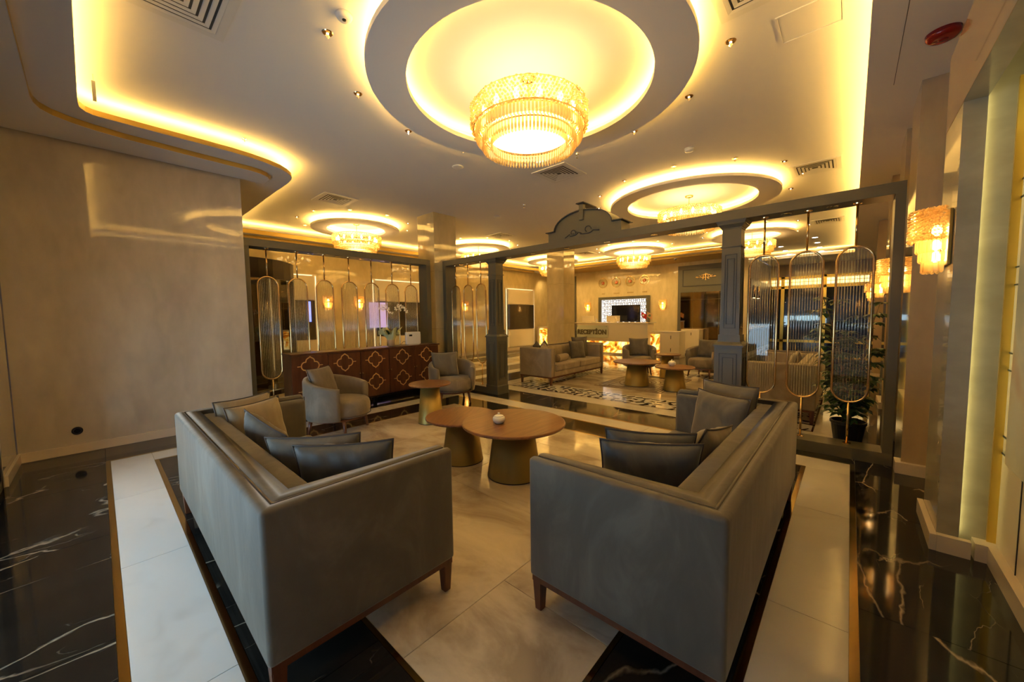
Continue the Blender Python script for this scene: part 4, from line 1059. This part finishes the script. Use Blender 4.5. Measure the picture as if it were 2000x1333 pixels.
ft, fc = flag('small red desk flag on the reception desk', 5.63, mat('red_cloth', (.62, .02, .02), .7), 0)
b = B(); lathe(b, [(.035, 0), (.036, .002)], 16); e_ = obj('emblem', b, mat('white_cloth', (.8, .8, .8), .7), ft, (-.018, -.07, .26)); e_.rotation_euler = (0, PI/2, 0)
ft2, fc2 = flag('small orange and green desk flag right of the red one', 5.42, mat('orange_cloth', (.70, .42, .22), .7), 0)
e2 = obj('emblem', lathe(B(), [(.045, 0), (.046, .002)], 16), mat('green_cloth', (.15, .25, .12), .7), ft2, (-.018, -.09, .25)); e2.rotation_euler = (0, PI/2, 0)
# niche with backlit lattice and television
ni = thing('wall_niche', 'grey framed wall niche with backlit white geometric lattice', 'niche', (15.0, 6.02, .95))
NW = 2.28
nf = B(); bx(nf, -.10, 0, -.0, NW, 1.20, 1.32); bx(nf, -.10, 0, 0, .13, 0, 1.20); bx(nf, -.10, 0, NW-.13, NW, 0, 1.20)
obj('niche_frame', nf, GREY, ni); obj('backlit_panel', box(-.015, -.005, .13, NW-.13, 0, 1.20), BACKL, ni)
lt = B(); rn = random.Random(9); LX = -.03
y = .16; i = 0
while y < NW-.30:
    z = .02; j = 0
    while z < 1.10:
        s_ = .13
        if (i+j) % 2 == 0:
            for (a, c, d, e) in ((y, y+s_, z, z+.020), (y, y+s_, z+s_-.020, z+s_), (y, y+.020, z, z+s_), (y+s_-.020, y+s_, z, z+s_)): bx(lt, LX, LX+.012, a, c, d, e)
        else:
            bx(lt, LX, LX+.012, y+s_*.30, y+s_*.30+.020, z-.03, z+s_+.02); bx(lt, LX, LX+.012, y-.03, y+s_+.02, z+s_*.62, z+s_*.62+.020)
        z += s_; j += 1
    y += .13; i += 1
obj('lattice', lt, mat('lattice_dark', (.07, .055, .05), .5), ni, stuff=True)
tv = thing('television', 'black wall television mounted on the backlit lattice', 'television', (14.93, 6.40, 1.20))
obj('tv_body', box(0, .03, 0, 1.28, 0, .71, .006), BLACKP, tv); obj('tv_screen', box(-.003, 0, .02, 1.26, .025, .69), SCREEN, tv); obj('bracket', box(.03, .055, .5, .8, .25, .5), DARKM, tv)
# clocks
for k, (y, nm, h1, h2) in enumerate(((8.12, 'leftmost', 20, 120), (7.49, 'second from the left', 80, 20), (6.87, 'third from the left', 170, 0), (6.26, 'rightmost', 185, 10))):
    c_ = thing('wall_clock', 'round glass and gold wall clock above the reception niche, %s of four' % nm, 'clock', (15.0, y, 2.89)); c_.rotation_euler = (0, -PI/2, 0)
    obj('glass_disc', lathe(B(), [(.20, .02), (.205, .024), (.20,   .028)], 36), GLASS, c_, smooth=False)
    obj('gold_rim', tube(B(), [(.205*math.cos(t*PI/18), .205*math.sin(t*PI/18), .024) for t in range(36)], .006, 6, True), GOLD, c_)
    obj('hub', lathe(B(), [(.07, 0), (.07, .036), (.06, .042)], 24), mat('copper_hub', (.5, .16, .06), .3, .8), c_)
    hd = B()
    for a, L in ((h1, .05), (h2, .15)):
        a = math.radians(a); tube(hd, [(0, 0, .045), (L*math.cos(a), L*math.sin(a), .045)], .006, 5)
    obj('hands', hd, WHP, c_); tk = B()
    for q in range(12): a = 2*PI*q/12; tube(tk, [(.165*math.cos(a), .165*math.sin(a), .032), (.19*math.cos(a), .19*math.sin(a), .032)], .004, 4)
    obj('hour_marks', tk, GOLD, c_)
    obj('standoff', lathe(B(), [(.012, 0), (.012, .03)], 8), GOLD, c_, (.22, 0, 0))
    # blurred caption under each clock (illegible in the photograph): small raised strokes
    cp = B(); rn = random.Random(k); n = (3, 6, 6, 5)[k]
    for q in range(n):
        yy = -.045*(n-1)/2+.045*q; bx(cp, -.50, -.44, yy-.016, yy-.010, 0, .008); bx(cp, -.50, -.44, yy+.008, yy+.012, 0, .008) if rn.random() < .6 else bx(cp, -.475, -.468, yy-.012, yy+.014, 0, .008)
    obj('caption', cp, BRASS, c_)
# mirrored door units in the reception wall
def door_unit(name, y0, y1, label=None):
    d = struct(name, bx(bx(bx(B(), 14.93, 15.0, y0, y0+.10, 0, 3.30), 14.93, 15.0, y1-.10, y1, 0, 3.30), 14.93, 15.0, y0+.10, y1-.10, 2.30, 3.30), GREY)
    obj('panel_moulding', bx(bx(bx(bx(B(), 14.915, 14.93, y0+.16, y1-.16, 3.12, 3.15), 14.915, 14.93, y0+.16, y1-.16, 2.52, 2.55), 14.915, 14.93, y0+.16, y0+.19, 2.55, 3.12), 14.915, 14.93, y1-.19, y1-.16, 2.55, 3.12), GREYD, d)
    n = 4; wd = (y1-y0-.2)/n
    for k in range(n): 
        obj('mirror_pane', box(14.95, 14.965, y0+.10+wd*k+.006, y0+.10+wd*(k+1)-.006, .12, 2.02), MIRR, d)
        obj('mirror_pane', box(14.95, 14.965, y0+.10+wd*k+.006, y0+.10+wd*(k+1)-.006, 2.03, 2.30), MIRR, d)
    obj('kick_panel', box(14.94, 15.0, y0+.10, y1-.10, 0, .12), GREY, d)
    g = B(); cy, cz = (y0+y1)/2, 2.84
    for sg_ in (-1, 1):
        for (dy, dz, r0, t0, t1) in ((.10, .03, .055, 0, 5.5), (.20, .0, .05, 1, 6), (.29, -.01, .035, 0, 5), (.10, -.05, .04, 2, 7), (.04, .07, .035, 0, 5)):
            tube(g, [(14.91, cy+sg_*(dy+(r0*(1-i/16))*math.cos(t0+(t1-t0)*i/16)), cz+dz+(r0*(1-i/16))*math.sin(t0+(t1-t0)*i/16)) for i in range(15)], .016, 5)
    lathe(g, [(.05, 0), (.05, .01)], 14, (0, 0, 0)) if 0 else None
    tube(g, [(14.91, cy-.34, cz), (14.91, cy, cz-.02), (14.91, cy+.34, cz)], .012, 5); tube(g, [(14.91, cy, cz-.12), (14.91, cy, cz+.13)], .02, 6)
    obj('gold_scroll', g, GOLDS, d); return d
door_unit('door_1', 2.98, 4.93); door_unit('door_2', 9.5, 10.9)
# side wall of the bar: dark panel with two gold tube lamps
bp = thing('dark_wall_panel', 'dark wall panel with shelf beyond the right grey post', 'panel', (15.25, 2.65, .14))
obj('panel_board', box(0, 4.2, -.05, 0, .95, 2.55), mat('dark_board', (.035, .024, .016), .35), bp); obj('lower_board', box(0, 4.2, -.05, 0, 0, .75), BLACKP, bp); obj('shelf', box(0, 4.2, -.14, 0, .80, .85), CREAM, bp)
obj('white_skirting', box(0, 4.4, -.04, 0, -.14, -.02), WHP, bp)
for k, x in enumerate((15.5, 16.3)):
    t = thing('tube_lamp', 'gold tube wall lamp on the dark wall panel, %s one' % ('near', 'far')[k], 'wall lamp', (x, 2.54, 2.25)); obj('tube_shade', lathe(B(), [(.045, -.22), (.045, .22)], 20), GOLD, t, smooth=True)
    obj('tube_lens', lathe(B(), [(.035, -.225), (.035, -.222)], 16), BULBS, t)
# gold framed display window at the far right
wd_ = struct('window_2', box(19.70, 19.72, -.55, 2.6, .35, 2.5), GLASS)
gf = B()
for y in (-.62, .75, 2.12): bx(gf, 19.62, 19.76, y, y+.12, 0, 3.0)
bx(gf, 19.62, 19.76, -.5, 2.6, 2.50, 2.60); bx(gf, 19.62, 19.76, -.5, 2.6, 2.92, 3.0); bx(gf, 19.62, 19.76, -.5, 2.6, .25, .35)
obj('gold_frame', gf, YEL, wd_)
lg = B(); y = -.5
while y < 2.6: bx(lg, 19.66, 19.70, y, y+.02, 2.60, 2.92); y += .14
bx(lg, 19.66, 19.70, -.5, 2.6, 2.75, 2.77); obj('fretwork', lg, GOLD, wd_, stuff=True)
obj('led_strip', box(19.73, 19.75, -.5, 2.6, 2.64, 2.88), emis('fretwork_glow', (1, .72, .28), .9), wd_)
obj('night_view', box(19.78, 19.79, -.6, 2.6, 0, 2.5), mat('night_glass', (.02, .03, .04), .08), wd_)
# ------------------------------------------------------------------ cream wall units and revolving door beyond the left screen
def wall_unit(label, x0, x1, dark=(.93, 2.0), y=11.0, top=2.72):
    t = thing('wall_unit', label, 'cabinet', (x0, y, 0)); W = x1-x0
    obj('upper_panel', box(.10, W-.10, -.10, -.05, dark[1]+.015, top-.06, .003), CREAM, t); obj('lower_panel', box(.10, W-.10, -.10, -.05, .16, dark[0]-.015, .003), CREAM, t)
    obj('glass_band', box(.10, W-.10, -.09, -.05, dark[0], dark[1]), mat('tinted_glass_'+str(int(x0)), (.07, .055, .035), .06), t)
    obj('unit_back', box(0, W, -.03, 0, .14, top), CREAM, t); obj('plinth', box(0, W, -.08, 0, 0, .14), SKIRT, t)
    for x in (.035, W-.035): obj('led_strip', box(x-.008, x+.008, -.045, -.035, .18, top-.05), LEDW, t)
    obj('led_strip', box(.12, W-.12, -.048, -.034, top-.045, top-.03), LEDW, t)
    return t
wall_unit('cream wall unit with dark glass band and lit edges behind the second oval panel', 2.95, 4.12)
wall_unit('cream wall unit with dark glass band behind the orchid', 5.72, 8.2)
wall_unit('cream wall unit with dark glass band and glowing edges beside the left grey post', 11.75, 13.7)
pu = thing('wall_screen', 'small glowing purple and blue screen on the glass band behind the fifth oval panel', 'screen', (5.55, 10.86, 1.2)); obj('screen_panel', box(0, .60, -.02, 0, 0, .78), emis('purple_screen', (.30, .22, .75), .22), pu)
pu2 = thing('wall_screen', 'narrow blue lit screen at the edge of the left wall unit', 'screen', (3.82, 10.86, 1.42)); obj('screen_panel', box(0, .07, -.02, 0, 0, .55), emis('blue_screen', (.05, .2, 1), .5), pu2)
rv = thing('revolving_door', 'dark framed curved revolving door seen through the left end of the screen', 'door', (1.83, 9.55, 0))
def arcwall(b, R, t0, t1, z0, z1, th=.05, n=14):
    for i in range(n):
        a, c = t0+(t1-t0)*i/n, t0+(t1-t0)*(i+1)/n
        prism(b, [(R*math.cos(a), R*math.sin(a)), ((R+th)*math.cos(a), (R+th)*math.sin(a)), ((R+th)*math.cos(c), (R+th)*math.sin(c)), (R*math.cos(c), R*math.sin(c))], z0, z1)
    return b
DBR = mat('dark_bronze', (.035, .025, .018), .28, .8)
obj('drum_head', arcwall(B(), 1.15, -PI*.95, PI*.1, 2.30, 2.68), DBR, rv, smooth=False); obj('curved_glass', arcwall(B(), 1.17, -PI*.95, -.6, .1, 2.3, .012), SMOKE, rv)
for a in (-2.4, -.55, .02): obj('door_post', arcwall(B(), 1.14, a-.035, a+.035, 0, 2.3, .08, 2), DBR, rv)
obj('floor_ring', arcwall(B(), 1.12, -PI*.95, PI*.1, 0, .09, .12), DBR, rv)
for a in (-1.2, -2.3): obj('door_leaf', prism(B(), [(0, 0), (.02, .02), (1.1*math.cos(a)+.02, 1.1*math.sin(a)), (1.1*math.cos(a), 1.1*math.sin(a))], .12, 2.28), SMOKE, rv)
